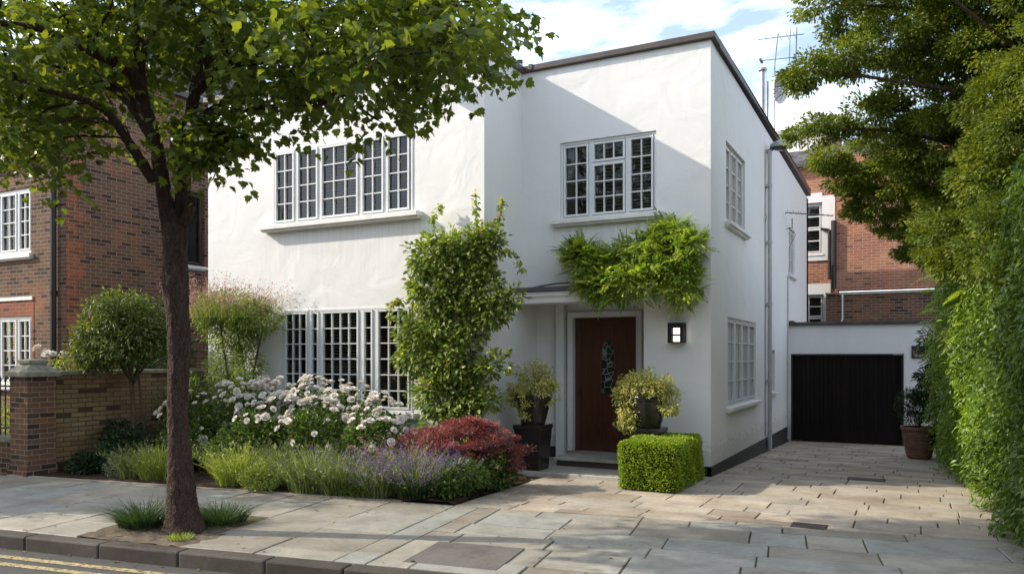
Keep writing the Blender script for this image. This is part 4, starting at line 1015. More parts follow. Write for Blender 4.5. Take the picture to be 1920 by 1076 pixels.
puffs = [(-7.39,3.57,4.62),(-8.67,4.08,5.11),(-9.41,4.46,5.24),(-6.99,3.47,3.95),(-8.29,4.21,4.35),(-9.38,4.56,4.56),(-6.74,3.82,4.62),(-7.76,4.61,5.13),(-8.7,5.14,5.56),(-6.53,3.75,4.17),(-7.44,4.36,4.44),(-8.54,4.99,4.86),(-6.85,4.07,3.95),(-7.27,4.35,4.08),(-8.44,5.03,4.36),(-6.65,3.93,3.56),(-7.85,4.61,3.83),(-6.21,3.97,4.44),(-7.17,4.7,4.89),(-7.92,5.19,4.62),(-5.97,4.31,4.76),(-6.82,4.78,5.03),(-7.73,5.51,5.47),(-7.22,5.58,4.85),(-7.35,5.7,5.31),(-7.12,5.62,4.69),(-5.39,4.63,4.68),(-5.81,5.07,4.94),(-6.95,5.98,5.42),(-6.53,5.92,4.94),(-6.28,6.05,4.45),(-4.81,5.0,4.71),(-5.32,5.44,4.93),(-6.22,6.19,5.45),(-4.82,5.1,4.17),(-5.43,5.79,4.35),(-5.99,6.03,4.52),(-4.29,4.88,4.28),(-5.08,5.92,4.76),(-3.85,4.84,3.99),(-4.57,5.61,4.29),(-5.14,6.1,4.57),(-3.79,4.81,4.47),(-4.66,5.73,4.95),(-5.12,6.27,5.3),(-3.51,4.88,4.03),(-4.37,6.03,4.51),(-4.55,6.49,4.7),(-3.72,5.17,4.45),(-4.13,6.02,4.84),(-4.55,6.32,5.04),(-3.29,5.0,4.01),(-4.68,6.82,4.81),(-3.29,5.5,4.59),(-3.57,5.84,4.75),(-3.06,5.13,4.16),(-7.47,3.8,5.54),(-8.77,4.47,6.17),(-7.11,4.04,5.47),(-8.46,4.81,6.15),(-6.43,4.18,5.55),(-7.56,4.92,6.2),(-6.08,4.63,5.59),(-7.19,5.48,6.27),(-5.42,4.86,5.45),(-6.35,5.7,6.06),(-4.9,5.22,5.61),(-5.61,5.97,6.14),(-4.21,5.38,5.47),(-4.94,6.32,6.09),(-3.71,5.78,5.54),(-4.3,6.7,6.11),(-6.54,4.16,6.2),(-7.89,5.02,7.1),(-6.15,4.68,6.48),(-6.97,5.31,7.1),(-5.4,4.96,6.42),(-6.25,5.74,7.13),(-4.77,5.35,6.44),(-5.53,6.19,7.15),(-5.74,4.58,6.9),(-6.76,5.39,7.78),(-4.07,5.34,6.0),(-4.92,6.45,6.85),(-7.89,5.61,5.45),(-7.75,5.9,5.23),(-7.38,6.09,5.53),(-7.46,6.16,5.09),(-6.69,6.22,5.45),(-8.02,5.77,4.88),(-6.04,4.76,4.93),(-5.73,5.14,5.07),(-6.5,4.52,4.98),(-7.77,5.22,4.58),(-7.9,5.71,4.44),(-5.84,5.43,4.54),(-6.36,6.06,4.28),(-5.18,5.65,4.11),(-4.47,5.79,3.92),(-4.95,6.0,4.33),(-7.34,4.31,3.67),(-7.61,4.62,3.61),(-7.14,4.64,3.77),(-6.69,6.0,5.01),(-5.88,6.42,4.66),(-3.65,6.22,4.61),(-3.73,6.07,4.45),(-4.05,6.12,4.37),(-3.9,6.54,5.05),(-4.31,6.33,4.59),(-4.14,6.64,4.93),(-7.56,5.44,4.74),(-7.53,5.12,4.52),(-7.4,5.63,5.01),(-7.14,4.64,4.16)]
low = [(-5.8, 5.13, 3.76), (-5.68, 5.21, 3.68), (-5.95, 5.15, 3.72), (-5.9, 5.18, 3.6), (-5.6, 5.22, 3.66), (-5.98, 5.2, 3.85)]
for i, c in enumerate(puffs + low):                 # a twig from the nearest limb to every spray of leaves
    c = Vector(c); q = min(nodes, key=lambda a: (a - c).length + (0.6 if a.z > c.z + .3 else 0)); mid = (q + c) / 2 + Vector((random.uniform(-.12, .12), random.uniform(-.12, .12), .12))
    p = smooth_path([q, mid, c, c + (c - q).normalized() * .3 + Vector((0, 0, -.1))], 3); tk.tube(p, [.018 - .014 * j / (len(p) - 1) for j in range(len(p))], 5, True, 0, i)
trunk = tk.build('trunk', M['bark'], tree, smooth=True)
sb = trunk.modifiers.new('sub', 'SUBSURF'); sb.levels = sb.render_levels = 1
dt = bpy.data.textures.new('bark_relief', 'CLOUDS'); dt.noise_scale = .045; dt.noise_depth = 3
dm = trunk.modifiers.new('relief', 'DISPLACE'); dm.texture = dt; dm.strength = .035; dm.mid_level = .5; dm.texture_coords = 'LOCAL'

def sprays(centers, radii, nspray, nleaf, length, droop=.5):
    """twigs of alternate leaves inside the given ellipsoids"""
    centers = np.array(centers); radii = np.array(radii)
    idx = rng.integers(0, len(centers), nspray); d = rdir(nspray); q = rng.random(nspray) ** .5
    st_ = centers[idx] + d * q[:, None] * radii[idx]
    dirs = unit(d * np.array([1, 1, .4]) + rng.normal(size=(nspray, 3)) * .5 + np.array([0, 0, -.15]))
    P = []; D = []; U = []
    for k in range(nleaf):
        t = k / nleaf; L = length * (.7 + .6 * rng.random(nspray))
        pos = st_ + dirs * (t * L)[:, None] + np.array([0, 0, -droop * .35]) * ((t * L) ** 2)[:, None]
        side = unit(np.cross(dirs, np.array([0, 0, 1.0]))) * (1 if k % 2 else -1)
        ld = unit(dirs * .5 + side * .8 + np.array([0, 0, -droop]) + rng.normal(size=(nspray, 3)) * .3)
        P.append(pos + side * .02); D.append(ld); U.append(unit(np.array([0, 0, 1.0]) + rng.normal(size=(nspray, 3)) * .45))
    return np.concatenate(P), np.concatenate(D), np.concatenate(U), np.tile(rng.random(nspray), nleaf)
def crown_of(parent, centers, radii, nspray, nleaf=9, length=.38, size=.094, name='crown', mat='leaf_street', T=None):
    P, D, U, rs = sprays(centers, radii, nspray, nleaf, length)
    S = size * (.45 + .75 * rng.random(len(P)))
    return leaf_mesh(name, M[mat], parent, P, D, U, S, T or T_maple(), rs * .45 + rng.random(len(P)) * .55)
rads = [(.5, .5, .27 if c[2] < 4.2 else .42) for c in puffs]
crown = crown_of(tree, puffs + low, [(a * .92, b * .92, c * .85) for a, b, c in rads] + [(.16, .2, .1)] * 6, 2700)

# grass tufts round the trunk
def blades(n, c, spread, h, w=.006, lean=.35, seg=3, out=1.0):
    """thin bent blades from a base point; returns verts/faces arrays for one mesh"""
    a = rng.random(n) * 2 * math.pi; r = spread * np.sqrt(rng.random(n))
    bx = c[0] + r * np.cos(a); by = c[1] + r * np.sin(a); H = h * (.4 + .6 * rng.random(n)) * (1 + .12 * np.sin(a * 3 + c[0] * 5))
    a2 = a + rng.normal(size=n) * .5; ln = lean * (.3 + r / max(spread, 1e-6)) * out * (.6 + .8 * rng.random(n))
    V = []; tips = []
    wa = rng.random(n) * 2 * math.pi
    for k in range(seg + 1):
        t = k / seg
        x = bx + np.cos(a2) * ln * H * t ** 1.8; y = by + np.sin(a2) * ln * H * t ** 1.8; z = c[2] + H * (t - .25 * ln * t * t)
        ww = w * (1 - t * .8) * (.7 + .6 * rng.random(n))
        V.append(np.stack([x - np.cos(wa) * ww, y - np.sin(wa) * ww, z], 1)); V.append(np.stack([x + np.cos(wa) * ww, y + np.sin(wa) * ww, z], 1))
        if k == seg: tips = np.stack([x, y, z], 1)
    V = np.stack(V, 1).reshape(-1, 3); k = 2 * (seg + 1)
    F = np.concatenate([np.array([[2 * j, 2 * j + 1, 2 * j + 3, 2 * j + 2]]) for j in range(seg)])
    L = (np.arange(n)[:, None, None] * k + F[None]).reshape(-1)
    return V, L, np.repeat(rng.random(n), seg), tips, unit(np.stack([np.cos(a2) * ln, np.sin(a2) * ln, np.ones(n)], 1))
def raw_mesh(name, mat, parent, V, L, rn):
    w = world_loc(parent); V = V - np.array([w.x, w.y, w.z])
    me = bpy.data.meshes.new(name); nf = len(L) // 4
    me.vertices.add(len(V)); me.vertices.foreach_set('co', V.astype(np.float32).ravel()); me.loops.add(len(L)); me.loops.foreach_set('vertex_index', L.astype(np.int32))
    me.polygons.add(nf); me.polygons.foreach_set('loop_start', np.arange(nf, dtype=np.int32) * 4); me.polygons.foreach_set('loop_total', np.full(nf, 4, np.int32)); me.update(calc_edges=True)
    a = me.attributes.new('rnd', 'FLOAT', 'FACE'); a.data.foreach_set('value', rn.astype(np.float32)); me.materials.append(mat)
    o = bpy.data.objects.new(name, me); C.objects.link(o); o.parent = parent; return o
def flower_spikes(name, mat, parent, tips, dirs, length, n, size):
    P = []; D = []
    for k in range(n):
        t = k / n - .35
        P.append(tips + dirs * length * t + rng.normal(size=tips.shape) * size * .35); D.append(rdir(len(tips)) + dirs * .8)
    P = np.concatenate(P); D = np.concatenate(D)
    return leaf_mesh(name, mat, parent, P, D, rdir(len(P)), size * (.7 + .6 * rng.random(len(P))), T_diamond(.6), None)
def tuft(name, label, cat, x, y, n, spread, h, mat, lean=.35, w=.004, flowers=None, group=None, leafy=0):
    t = thing(name, label, cat, (x, y, .02), group)
    V, L, rn, tips, dr_ = blades(n, (x, y, .015), spread, h, w, lean)
    raw_mesh('foliage', M[mat], t, V, L, rn)
    if leafy:
        k = rng.integers(0, len(tips), leafy); u = rng.random(leafy)
        base = np.array([x, y, .02]); P = base + (tips[k] - base) * u[:, None] + rng.normal(size=(leafy, 3)) * .015
        leaf_mesh('leaves', M[mat], t, P, rdir(leafy) + np.array([0, 0, .9]), rdir(leafy), .052 * (.6 + .8 * rng.random(leafy)), T_diamond(.28), None)
    if flowers:
        fm, frac, ln, kk, sz = flowers; m = rng.random(len(tips)) < frac
        flower_spikes('flowers', M[fm], t, tips[m], dr_[m], ln, kk, sz)
    return t
tuft('grass_tuft', 'dark green grass tuft left of the street tree trunk', 'grass tuft', -6.93, 5.33, 900, .22, .30, 'grass_d', .9, .005, group='tufts at the foot of the street tree')
tuft('grass_tuft', 'dark green grass tuft right of the street tree trunk', 'grass tuft', -6.33, 5.80, 800, .22, .24, 'grass_d', .9, .005, group='tufts at the foot of the street tree')
tuft('moss_patch', 'small bright green moss patch in front of the trunk', 'moss', -6.12, 5.10, 250, .12, .05, 'grass_b', .6, .005)

# ------------------------------------------------------------------ fine-leaved tree over the hedge
ft = thing('fine_leaved_tree', 'big tree with tiny olive leaves spreading over the hedge on the right', 'tree', (2.3, 11.6, 0))
fk = MB()
limb(fk, [(2.3, 11.6, -.1), (2.25, 11.6, 1.5), (2.1, 11.5, 3.0), (1.9, 11.3, 4.4), (1.6, 11.1, 6.0), (1.5, 11, 7.5)], .22, .06, 14)
B_ = [[(2.0, 11.4, 3.6), (1.3, 11.0, 4.4), (.6, 10.8, 4.8), (-.2, 10.5, 5.0), (-.8, 10.2, 5.1), (-1.35, 9.95, 5.15)],
      [(2.1, 11.5, 3.2), (1.3, 11.2, 3.9), (.5, 11.2, 4.3), (-.4, 10.9, 4.55), (-1.3, 10.55, 4.55)],
      [(2.0, 11.4, 4.2), (1.2, 10.4, 4.9), (.6, 9.8, 5.3), (.1, 9.2, 5.6)], [(1.9, 11.3, 4.6), (1.0, 11, 5.4), (.1, 10.8, 5.9), (-.9, 10.2, 5.95)],
      [(2.1, 11.5, 3.0), (1.2, 12, 3.4), (.4, 12.4, 3.7)], [(2.0, 11.4, 3.8), (1.6, 10.2, 4.2), (1.2, 9.3, 4.5)]]
for i, b in enumerate(B_): limb(fk, b, .05, .008, 8, 4, .1, i)
fk.build('trunk', M['stem'], ft, smooth=True)
fc = [((-1.27, 9.95, 5.02), (.17, .2, .12)), ((-1.12, 10.05, 5.15), (.24, .3, .2)), ((-.85, 10.3, 5.3), (.28, .4, .16)), ((-.6, 10.5, 5.42), (.35, .5, .25)), ((-.75, 10.6, 5.85), (.4, .5, .18)), ((-.95, 10.3, 6.15), (.55, .5, .2)),
      ((-.2, 10.8, 5.6), (.5, .7, .35)), ((-.1, 10.9, 6.2), (.7, .8, .35)), ((.4, 10.9, 5.5), (.6, .8, .5)), ((.9, 10.5, 5.3), (.6, .9, .5)), ((.6, 10.3, 6.1), (.8, .9, .5)), ((1.4, 10.2, 5.6), (.7, .9, .7)),
      ((-1.36, 10.5, 4.52), (.14, .2, .11)), ((-1.12, 10.6, 4.57), (.2, .3, .16)), ((-.85, 10.8, 4.68), (.32, .4, .2)), ((-.5, 11.0, 4.78), (.4, .5, .25)), ((-.1, 11.1, 4.88), (.45, .7, .3)), ((-.2, 11.4, 4.3), (.35, .6, .28)),
      ((.3, 11.3, 4.4), (.6, .8, .5)), ((.1, 11.8, 3.95), (.5, .7, .3)), ((.55, 11.7, 3.7), (.55, .9, .4)), ((.9, 11.0, 4.2), (.7, 1.0, .6)), ((1.0, 10.2, 4.5), (.6, .8, .6)), ((1.3, 9.6, 4.6), (.6, .8, .6)), ((1.0, 11.2, 3.3), (.5, 1.0, .5)),
      ((1.3, 10.2, 3.6), (.5, .9, .5)), ((.9, 12.0, 3.3), (.5, .9, .4)), ((1.6, 9.4, 3.8), (.6, .8, .6)), ((1.6, 9.0, 5.2), (.7, .8, .7)), ((.3, 12.4, 3.4), (.4, .6, .3)), ((1.5, 11, 6.6), (1.1, 1.2, .8)), ((2.2, 10, 5), (.9, 1.3, 1.2)), ((.75, 12.6, 3.9), (.5, .8, .5)), ((.35, 11.9, 4.6), (.5, .7, .4)),
      ((0.7, 9.82, 3.64), (0.4, 0.5, 0.4)), ((0.9, 9.36, 3.04), (0.35, 0.45, 0.35)), ((0.44, 10.58, 3.26), (0.4, 0.5, 0.35)), ((0.93, 9.71, 4.04), (0.4, 0.5, 0.4)), ((0.66, 9.91, 2.85), (0.35, 0.45, 0.3)), ((0.4, 11.01, 2.87), (0.35, 0.5, 0.25)), ((0.88, 9.12, 2.59), (0.3, 0.4, 0.25)), ((0.24, 11.38, 3.26), (0.35, 0.5, 0.3)),
      ((-0.87, 11.93, 4.24), (0.32, 0.5, 0.22)), ((-1.05, 11.61, 4.41), (0.25, 0.4, 0.16)), ((-0.55, 12.32, 3.9), (0.4, 0.5, 0.28)), ((-0.66, 11.82, 4.41), (0.4, 0.5, 0.3)), ((-0.21, 12.72, 3.63), (0.35, 0.5, 0.22)), ((-0.01, 13.05, 3.27), (0.3, 0.5, 0.22)), ((-0.26, 11.79, 4.15), (0.45, 0.5, 0.35)), ((0.13, 12.44, 3.71), (0.4, 0.6, 0.3)), ((-0.83, 12.4, 3.79), (0.2, 0.3, 0.1)), ((0.39, 12.58, 3.19), (0.4, 0.6, 0.3)), ((0.48, 11.5, 3.53), (0.5, 0.6, 0.4)), ((0.8, 11.1, 3.31), (0.5, 0.6, 0.4)), ((0.99, 10.87, 3.7), (0.5, 0.5, 0.5)), ((0.74, 11.07, 4.73), (0.6, 0.6, 0.5)), ((1.0, 10.98, 5.55), (0.6, 0.6, 0.5))]
P, D, rn = clumpy(470000, [c for c, _ in fc], [r for _, r in fc], 170, .15, .6)
leaf_mesh('crown', M['leaf_fine'], ft, P, D + np.array([0, 0, -.3]), rdir(len(P)) + np.array([0, 0, .9]), .046 * (.6 + .7 * rng.random(len(P))), T_diamond(.5), rn)

# ------------------------------------------------------------------ tall hedge on the right
hg = thing('tall_hedge', 'tall dense green leafy hedge along the right side of the driveway', 'hedge', (1.2, 11, 0))
def hx(y): return .80 - (y - 8.4) * .062            # x of the hedge face
hb = MB(); prev = None
for k in range(31):
    y = 7.0 + k * .33; x = hx(y) + .26
    row = [(x + .12 + .08 * math.sin(y * 3), y, -.3), (x + .02 * math.sin(y * 5), y, 1.0), (x + .04 * math.sin(y * 4 + 2), y, 2.4), (x + .12, y, 3.25), (x + .9, y, 3.4), (x + .95, y, -.3)]
    if prev:
        for j in range(5): hb.face([prev[j], row[j], row[j + 1], prev[j + 1]])
    else: hb.face(row)
    prev = row
hb.face(prev[::-1])
M['core'] = plain('hedge_core', (.02, .028, .012), .95, var=.6, scale=12, bmp=1, bscale=18, spec=.05)
hb.build('solid_core', M['core'], hg)  # solid dark body added inside the hedge, blocks the view through the leaves
nH = 60000
y = 7.0 + 9.9 * rng.random(nH) ** 1.25; z = .02 + 3.5 * rng.random(nH)
bul = .10 * np.sin(y * 2.3 + 1) * np.sin(z * 2.1 + y) + .10 * np.sin(y * 5.1 + z * 4.3) + .05 * np.sin(z * 7 + y * 3)
near = .13 * np.exp(-((z - 1.5) / 1.3) ** 2)
dep_ = .36 * rng.random(nH) ** 1.2 - .10 * (rng.random(nH) < .04)
x = (.80 - (y - 8.4) * .062) + .08 - near - bul + dep_ + np.where(z < .3, (.3 - z) * .1, 0) - .05 * (z < .9)
P = np.stack([x, y, z + np.array([gz(a) for a in y])], 1)
cl_ = .5 + .5 * np.sin(y * 6 + np.sin(z * 5) * 2) * np.sin(z * 6.5 + y)
D = np.stack([-.7 * np.ones(nH), .2 * rng.normal(size=nH) - .15, -.75 + .5 * rng.normal(size=nH)], 1) + rng.normal(size=(nH, 3)) * .35
HU = np.stack([-np.ones(nH), rng.normal(size=nH) * .5, .9 + .4 * rng.normal(size=nH)], 1); HS = .062 * (.5 + .9 * rng.random(nH)); HR = np.clip(.35 * cl_ + .65 * rng.random(nH), 0, 1)
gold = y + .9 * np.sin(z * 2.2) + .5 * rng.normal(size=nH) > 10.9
leaf_mesh('foliage', M['leaf_hedge'], hg, P[~gold], D[~gold], HU[~gold], HS[~gold], T_leaf(.5), HR[~gold])
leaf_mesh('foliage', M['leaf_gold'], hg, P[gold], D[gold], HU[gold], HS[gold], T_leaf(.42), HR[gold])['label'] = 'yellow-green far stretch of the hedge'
nT = 9000
y = 7.0 + 9.5 * rng.random(nT); P = np.stack([.9 - (y - 8.4) * .062 + 1.0 * rng.random(nT), y, 3.25 + .3 * rng.random(nT)], 1)
leaf_mesh('foliage', M['leaf_hedge'], hg, P, rdir(nT) + np.array([-.3, 0, .3]), rdir(nT) + np.array([0, 0, 1]), .065 * (.6 + .8 * rng.random(nT)), T_leaf(.5), None)
# long arching compound sprays hanging out of the far end of the hedge
nS = 160
y = 11.2 + 5.6 * rng.random(nS); z = 1.6 + 2.6 * rng.random(nS)
P = np.stack([hx(y) - .12 + .25 * rng.random(nS), y, z], 1)
hz_ = leaf_mesh('arching_sprays', M['leaf_wist'], hg, P, np.stack([-1 + .4 * rng.normal(size=nS), .7 * rng.normal(size=nS) - .3, -.35 + .4 * rng.normal(size=nS)], 1), np.stack([-.4 * np.ones(nS), .3 * rng.normal(size=nS), np.ones(nS)], 1), .26 * (.6 + .8 * rng.random(nS)), T_pinnate(6), None)

# ------------------------------------------------------------------ small garden tree and climbers
rt = thing('round_garden_tree', 'round-headed small green tree in front of the yellow brick garden wall', 'tree', (-10.7, 8.05, 0))
q = MB(); limb(q, [(-10.7, 8.05, 0), (-10.68, 8.05, .7), (-10.72, 8.04, 1.3), (-10.75, 8.0, 1.9)], .05, .03, 8); limb(q, [(-10.55, 8.2, 0), (-10.6, 8.15, .8), (-10.65, 8.1, 1.5)], .035, .02, 8)
for k in range(9): a = k * .7; limb(q, [(-10.7, 8.05, 1.3), (-10.7 + .3 * math.cos(a), 8.05 + .3 * math.sin(a), 1.75), (-10.7 + .65 * math.cos(a), 8.05 + .6 * math.sin(a), 2.1)], .02, .006, 6)
q.build('trunk', M['stem'], rt, smooth=True)
P, D, _r = clumpy(17500, [(-10.8, 8.0, 2.2), (-10.5, 8.0, 2.1), (-11.1, 7.9, 2.05), (-10.75, 7.9, 2.45), (-11.2, 7.85, 1.75), (-10.6, 7.8, 1.85), (-10.95, 7.75, 1.85), (-10.3, 8.0, 2.0)], [(.6, .6, .4), (.5, .5, .4), (.42, .5, .35), (.5, .5, .25), (.3, .4, .28), (.45, .45, .25), (.45, .45, .28), (.3, .4, .3)], 22, .13, .7)
leaf_mesh('crown', M['leaf_round'], rt, P, D * .6 + rdir(len(P)) * .5 + np.array([0, 0, -.25]), D * .5 + rdir(len(P)) * .5 + np.array([0, 0, .8]), .07 * (.6 + .7 * rng.random(len(P))), T_leaf(.34), None)

def climber(name, label, cat, base, blobs, n, per, rad, size, mat, T, stems, flat=.8, parts=None, shoots=()):
    t = thing(name, label, cat, base)
    q = MB()
    for i, s_ in enumerate(stems): limb(q, s_[0], s_[1], s_[2], 8, 4, .15, i)
    for i, s_ in enumerate(shoots): limb(q, s_, .006, .002, 5, 4, 0, i)
    q.build('stem', M['stem'], t, smooth=True)
    P, D, rn = clumpy(n, [b[0] for b in blobs], [b[1] for b in blobs], per, rad, flat)
    keep = P[:, 2] > .03
    P, D, rn = P[keep], D[keep], rn[keep]
    for s_ in shoots:
        sp = np.array([tuple(v) for v in smooth_path(s_, 6)]); m = 60; k = rng.integers(len(sp) // 4, len(sp), m)
        P = np.concatenate([P, sp[k] + rng.normal(size=(m, 3)) * .018]); D = np.concatenate([D, rdir(m)]); rn = np.concatenate([rn, .4 + .6 * rng.random(m)])
    leaf_mesh('foliage', M[mat], t, P, D + np.array([0, -.2, -.35]), rdir(len(P)) * .7 + np.array([0, -.4, .8]), size * (.6 + .8 * rng.random(len(P))), T, rn)
    return t
iv = climber('corner_climber', 'tall bushy green climber covering the corner of the white house beside the porch', 'climbing plant', (-5.9, 9.85, 0),
    [((-6.45, 9.86, 3.15), (0.48, 0.17, 0.3)), ((-6.1, 9.86, 3.3), (0.45, 0.17, 0.25)), ((-5.7, 9.93, 3.2), (0.35, 0.1, 0.32)), ((-6.4, 9.86, 2.7), (0.5, 0.17, 0.35)), ((-5.9, 9.93, 2.7), (0.5, 0.1, 0.35)), ((-5.55, 9.93, 2.75), (0.3, 0.1, 0.35)),
     ((-6.5, 9.86, 2.2), (0.55, 0.17, 0.35)), ((-5.95, 9.93, 2.2), (0.5, 0.1, 0.35)), ((-6.7, 9.86, 1.8), (0.4, 0.17, 0.4)), ((-6.2, 9.86, 1.7), (0.5, 0.17, 0.4)), ((-5.85, 9.93, 1.65), (0.3, 0.1, 0.4)), ((-6.25, 9.86, 1.15), (0.5, 0.17, 0.4)), ((-5.85, 9.93, 1.1), (0.3, 0.1, 0.35)),
     ((-6.1, 9.86, 0.6), (0.5, 0.17, 0.35)), ((-5.4, 9.93, 2.35), (0.25, 0.1, 0.16)), ((-5.2, 9.93, 2.5), (0.22, 0.1, 0.13)), ((-5.45, 9.93, 1.55), (0.25, 0.1, 0.1)), ((-5.5, 9.93, 1.05), (0.2, 0.1, 0.12)), ((-5.45, 9.93, 3.35), (0.2, 0.1, 0.2))],
    13500, 24, .14, .078, 'leaf_ivy', T_leaf(.55), [([(-6.0, 9.85, 0), (-6.05, 9.8, .9), (-5.95, 9.85, 1.8), (-6.1, 9.85, 2.8)], .04, .015), ([(-5.85, 9.85, 0), (-5.75, 9.83, 1.2), (-5.8, 9.85, 2.4)], .03, .012)],
    shoots=[[(-5.55, 9.8, 3.3), (-5.6, 9.75, 3.7), (-5.62, 9.75, 4.05)], [(-5.4, 9.8, 3.3), (-5.3, 9.85, 3.6), (-5.25, 9.9, 3.95)], [(-5.35, 9.8, 3.1), (-5.15, 9.9, 3.2), (-5.0, 10.0, 2.95)], [(-5.5, 9.8, 1.9), (-5.3, 9.85, 1.75), (-5.15, 9.95, 1.8)], [(-6.3, 9.8, 3.4), (-6.4, 9.85, 3.75), (-6.3, 9.9, 3.95)], [(-6.9, 9.8, 2.6), (-7.15, 9.85, 2.5), (-7.2, 9.85, 2.3)]])
ws = thing('wisteria', 'bright green feathery climber bushing out above the porch canopy', 'climbing plant', (-3.7, 11.1, 2.7))
q = MB()
for i, s_ in enumerate([[(-5.5, 10.95, 2.74), (-5.0, 11.0, 2.82), (-4.6, 11.05, 2.85), (-4.0, 11.1, 2.95), (-3.5, 11.1, 3.0), (-3.0, 11.1, 3.1)], [(-3.1, YR - .12, 2.9), (-2.95, YR - .2, 3.2), (-2.9, YR - .25, 3.6)], [(-3.7, YR - .2, 3.0), (-4.2, YR - .2, 3.25), (-4.7, YR - .15, 3.5)]]): limb(q, s_, .022 if i else .016, .006, 7, 4, .1, i)
q.build('stem', M['stem'], ws, smooth=True)
wb_ = [((-3.75, 11.0, 3.10), (.55, .28, .32)), ((-3.2, 10.95, 3.05), (.45, .32, .38)), ((-4.25, 11.0, 3.00), (.42, .26, .3)), ((-3.6, 10.85, 2.78), (.6, .3, .28)), ((-2.95, 10.95, 2.75), (.3, .3, .32)), ((-4.1, 10.9, 2.75), (.4, .28, .25)), ((-2.85, 10.95, 3.25), (.25, .25, .22)), ((-4.62, 11.05, 3.30), (.22, .14, .14)), ((-4.4, 11.0, 3.20), (.3, .2, .15)), ((-3.1, 11, 3.50), (.22, .15, .12)), ((-3.45, 11, 3.35), (.4, .2, .15))]
nW_ = 1700; idx = rng.integers(0, len(wb_), nW_); dd = rdir(nW_); c_ = np.array([w[0] for w in wb_])[idx]; r_ = np.array([w[1] for w in wb_])[idx]
P = c_ + dd * (rng.random(nW_) ** .5)[:, None] * r_ * .95; P[:, 1] = np.minimum(P[:, 1], YR - .05)
D = dd * .8 + np.array([0, -.4, .05]) + rng.normal(size=(nW_, 3)) * .5
leaf_mesh('foliage', M['leaf_wist'], ws, P, D, rdir(nW_) * .4 + np.array([0, -.4, 1]), .2 * (.5 + .8 * rng.random(nW_)), T_pinnate(7), rng.random(nW_))
P, D, rn = clumpy(5200, [w[0] for w in wb_], [w[1] for w in wb_], 22, .12, .7); P[:, 1] = np.minimum(P[:, 1], YR - .04)
leaf_mesh('foliage', M['leaf_wist'], ws, P, D + np.array([0, -.35, -.3]), rdir(len(P)) * .6 + np.array([0, -.4, .9]), .068 * (.5 + .9 * rng.random(len(P))), T_leaf(.45), rn)
sh_ = np.array([(-3.05, 11.0, 3.6), (-2.95, 10.95, 3.85), (-3.25, 11.0, 3.7), (-3.6, 11.0, 3.5), (-2.75, 10.95, 3.55), (-4.8, 11.05, 3.5), (-4.7, 11.05, 3.3)])

pk = climber('flowering_shrub', 'tall wall shrub with pink feathery flower plumes at the left end of the white house', 'shrub', (-10.2, 9.7, 0),
    [((-10.3, 9.65, 2.5), (.75, .3, .3)), ((-9.8, 9.65, 2.35), (.5, .28, .28)), ((-10.7, 9.6, 2.45), (.4, .3, .35)), ((-10.3, 9.65, 2.15), (.6, .28, .3)), ((-10.55, 9.7, 1.5), (.3, .2, .4)), ((-10.0, 9.7, 1.6), (.25, .2, .35)), ((-10.6, 9.7, 1.0), (.35, .25, .4)), ((-10.1, 9.7, 1.1), (.25, .2, .35))],
    15000, 20, .14, .055, 'leaf_ivy', T_leaf(.3), [([(-10.1, 9.75, 0), (-10.05, 9.72, .9), (-10.1, 9.7, 1.6), (-10.3, 9.7, 2.3)], .035, .012), ([(-10.0, 9.75, 0), (-9.95, 9.7, 1.0), (-9.8, 9.7, 1.7), (-9.6, 9.7, 2.4)], .03, .01), ([(-10.2, 9.75, 0), (-10.4, 9.7, 1.1), (-10.6, 9.65, 2.3)], .03, .01)])
V, L, rn, tips, dr_ = blades(420, (-10.25, 9.62, 2.35), .72, .75, .003, .55)
raw_mesh('flower_stem', M['leaf_ivy'], pk, V, L, rn)
kk = np.concatenate([tips - dr_ * t for t in (0, .06, .12, .18, .25)]); kk = kk + rng.normal(size=kk.shape) * .02
leaf_mesh('flowers', M['pinkfl'], pk, np.repeat(kk, 3, 0) + rng.normal(size=(len(kk) * 3, 3)) * .018, rdir(len(kk) * 3), rdir(len(kk) * 3), .026 * (.6 + .8 * rng.random(len(kk) * 3)), T_diamond(.5), None)

# ------------------------------------------------------------------ flower bed
def shrub(name, label, cat, c, r, n, size, mat, T=None, group=None, lump=.25, shell=.35, up=.0, stems=True, clumps=14, parent=None):
    t = parent or thing(name, label, cat, (c[0], c[1], .02), group)
    P, D = blob_pts(n, c, r, shell, lump, clumps); k = P[:, 2] > .03; P, D = P[k], D[k]
    leaf_mesh('foliage', M[mat], t, P, D * .7 + rdir(len(P)) * .6 + np.array([0, 0, up]), D * .4 + rdir(len(P)) * .5 + np.array([0, 0, .8]), size * (.6 + .7 * rng.random(len(P))), T or T_leaf(.45), None)
    if stems:
        q = MB()
        for i in range(7):
            a = i * .9 + c[0]; q.tube([(c[0] + .03 * math.cos(a), c[1] + .03 * math.sin(a), 0), (c[0] + .3 * r[0] * math.cos(a), c[1] + .3 * r[1] * math.sin(a), c[2]), (c[0] + .6 * r[0] * math.cos(a), c[1] + .6 * r[1] * math.sin(a), c[2] + .4 * r[2])], [.010, .007, .003], 5)
        q.build('stem', M['stem'], t)
    return t
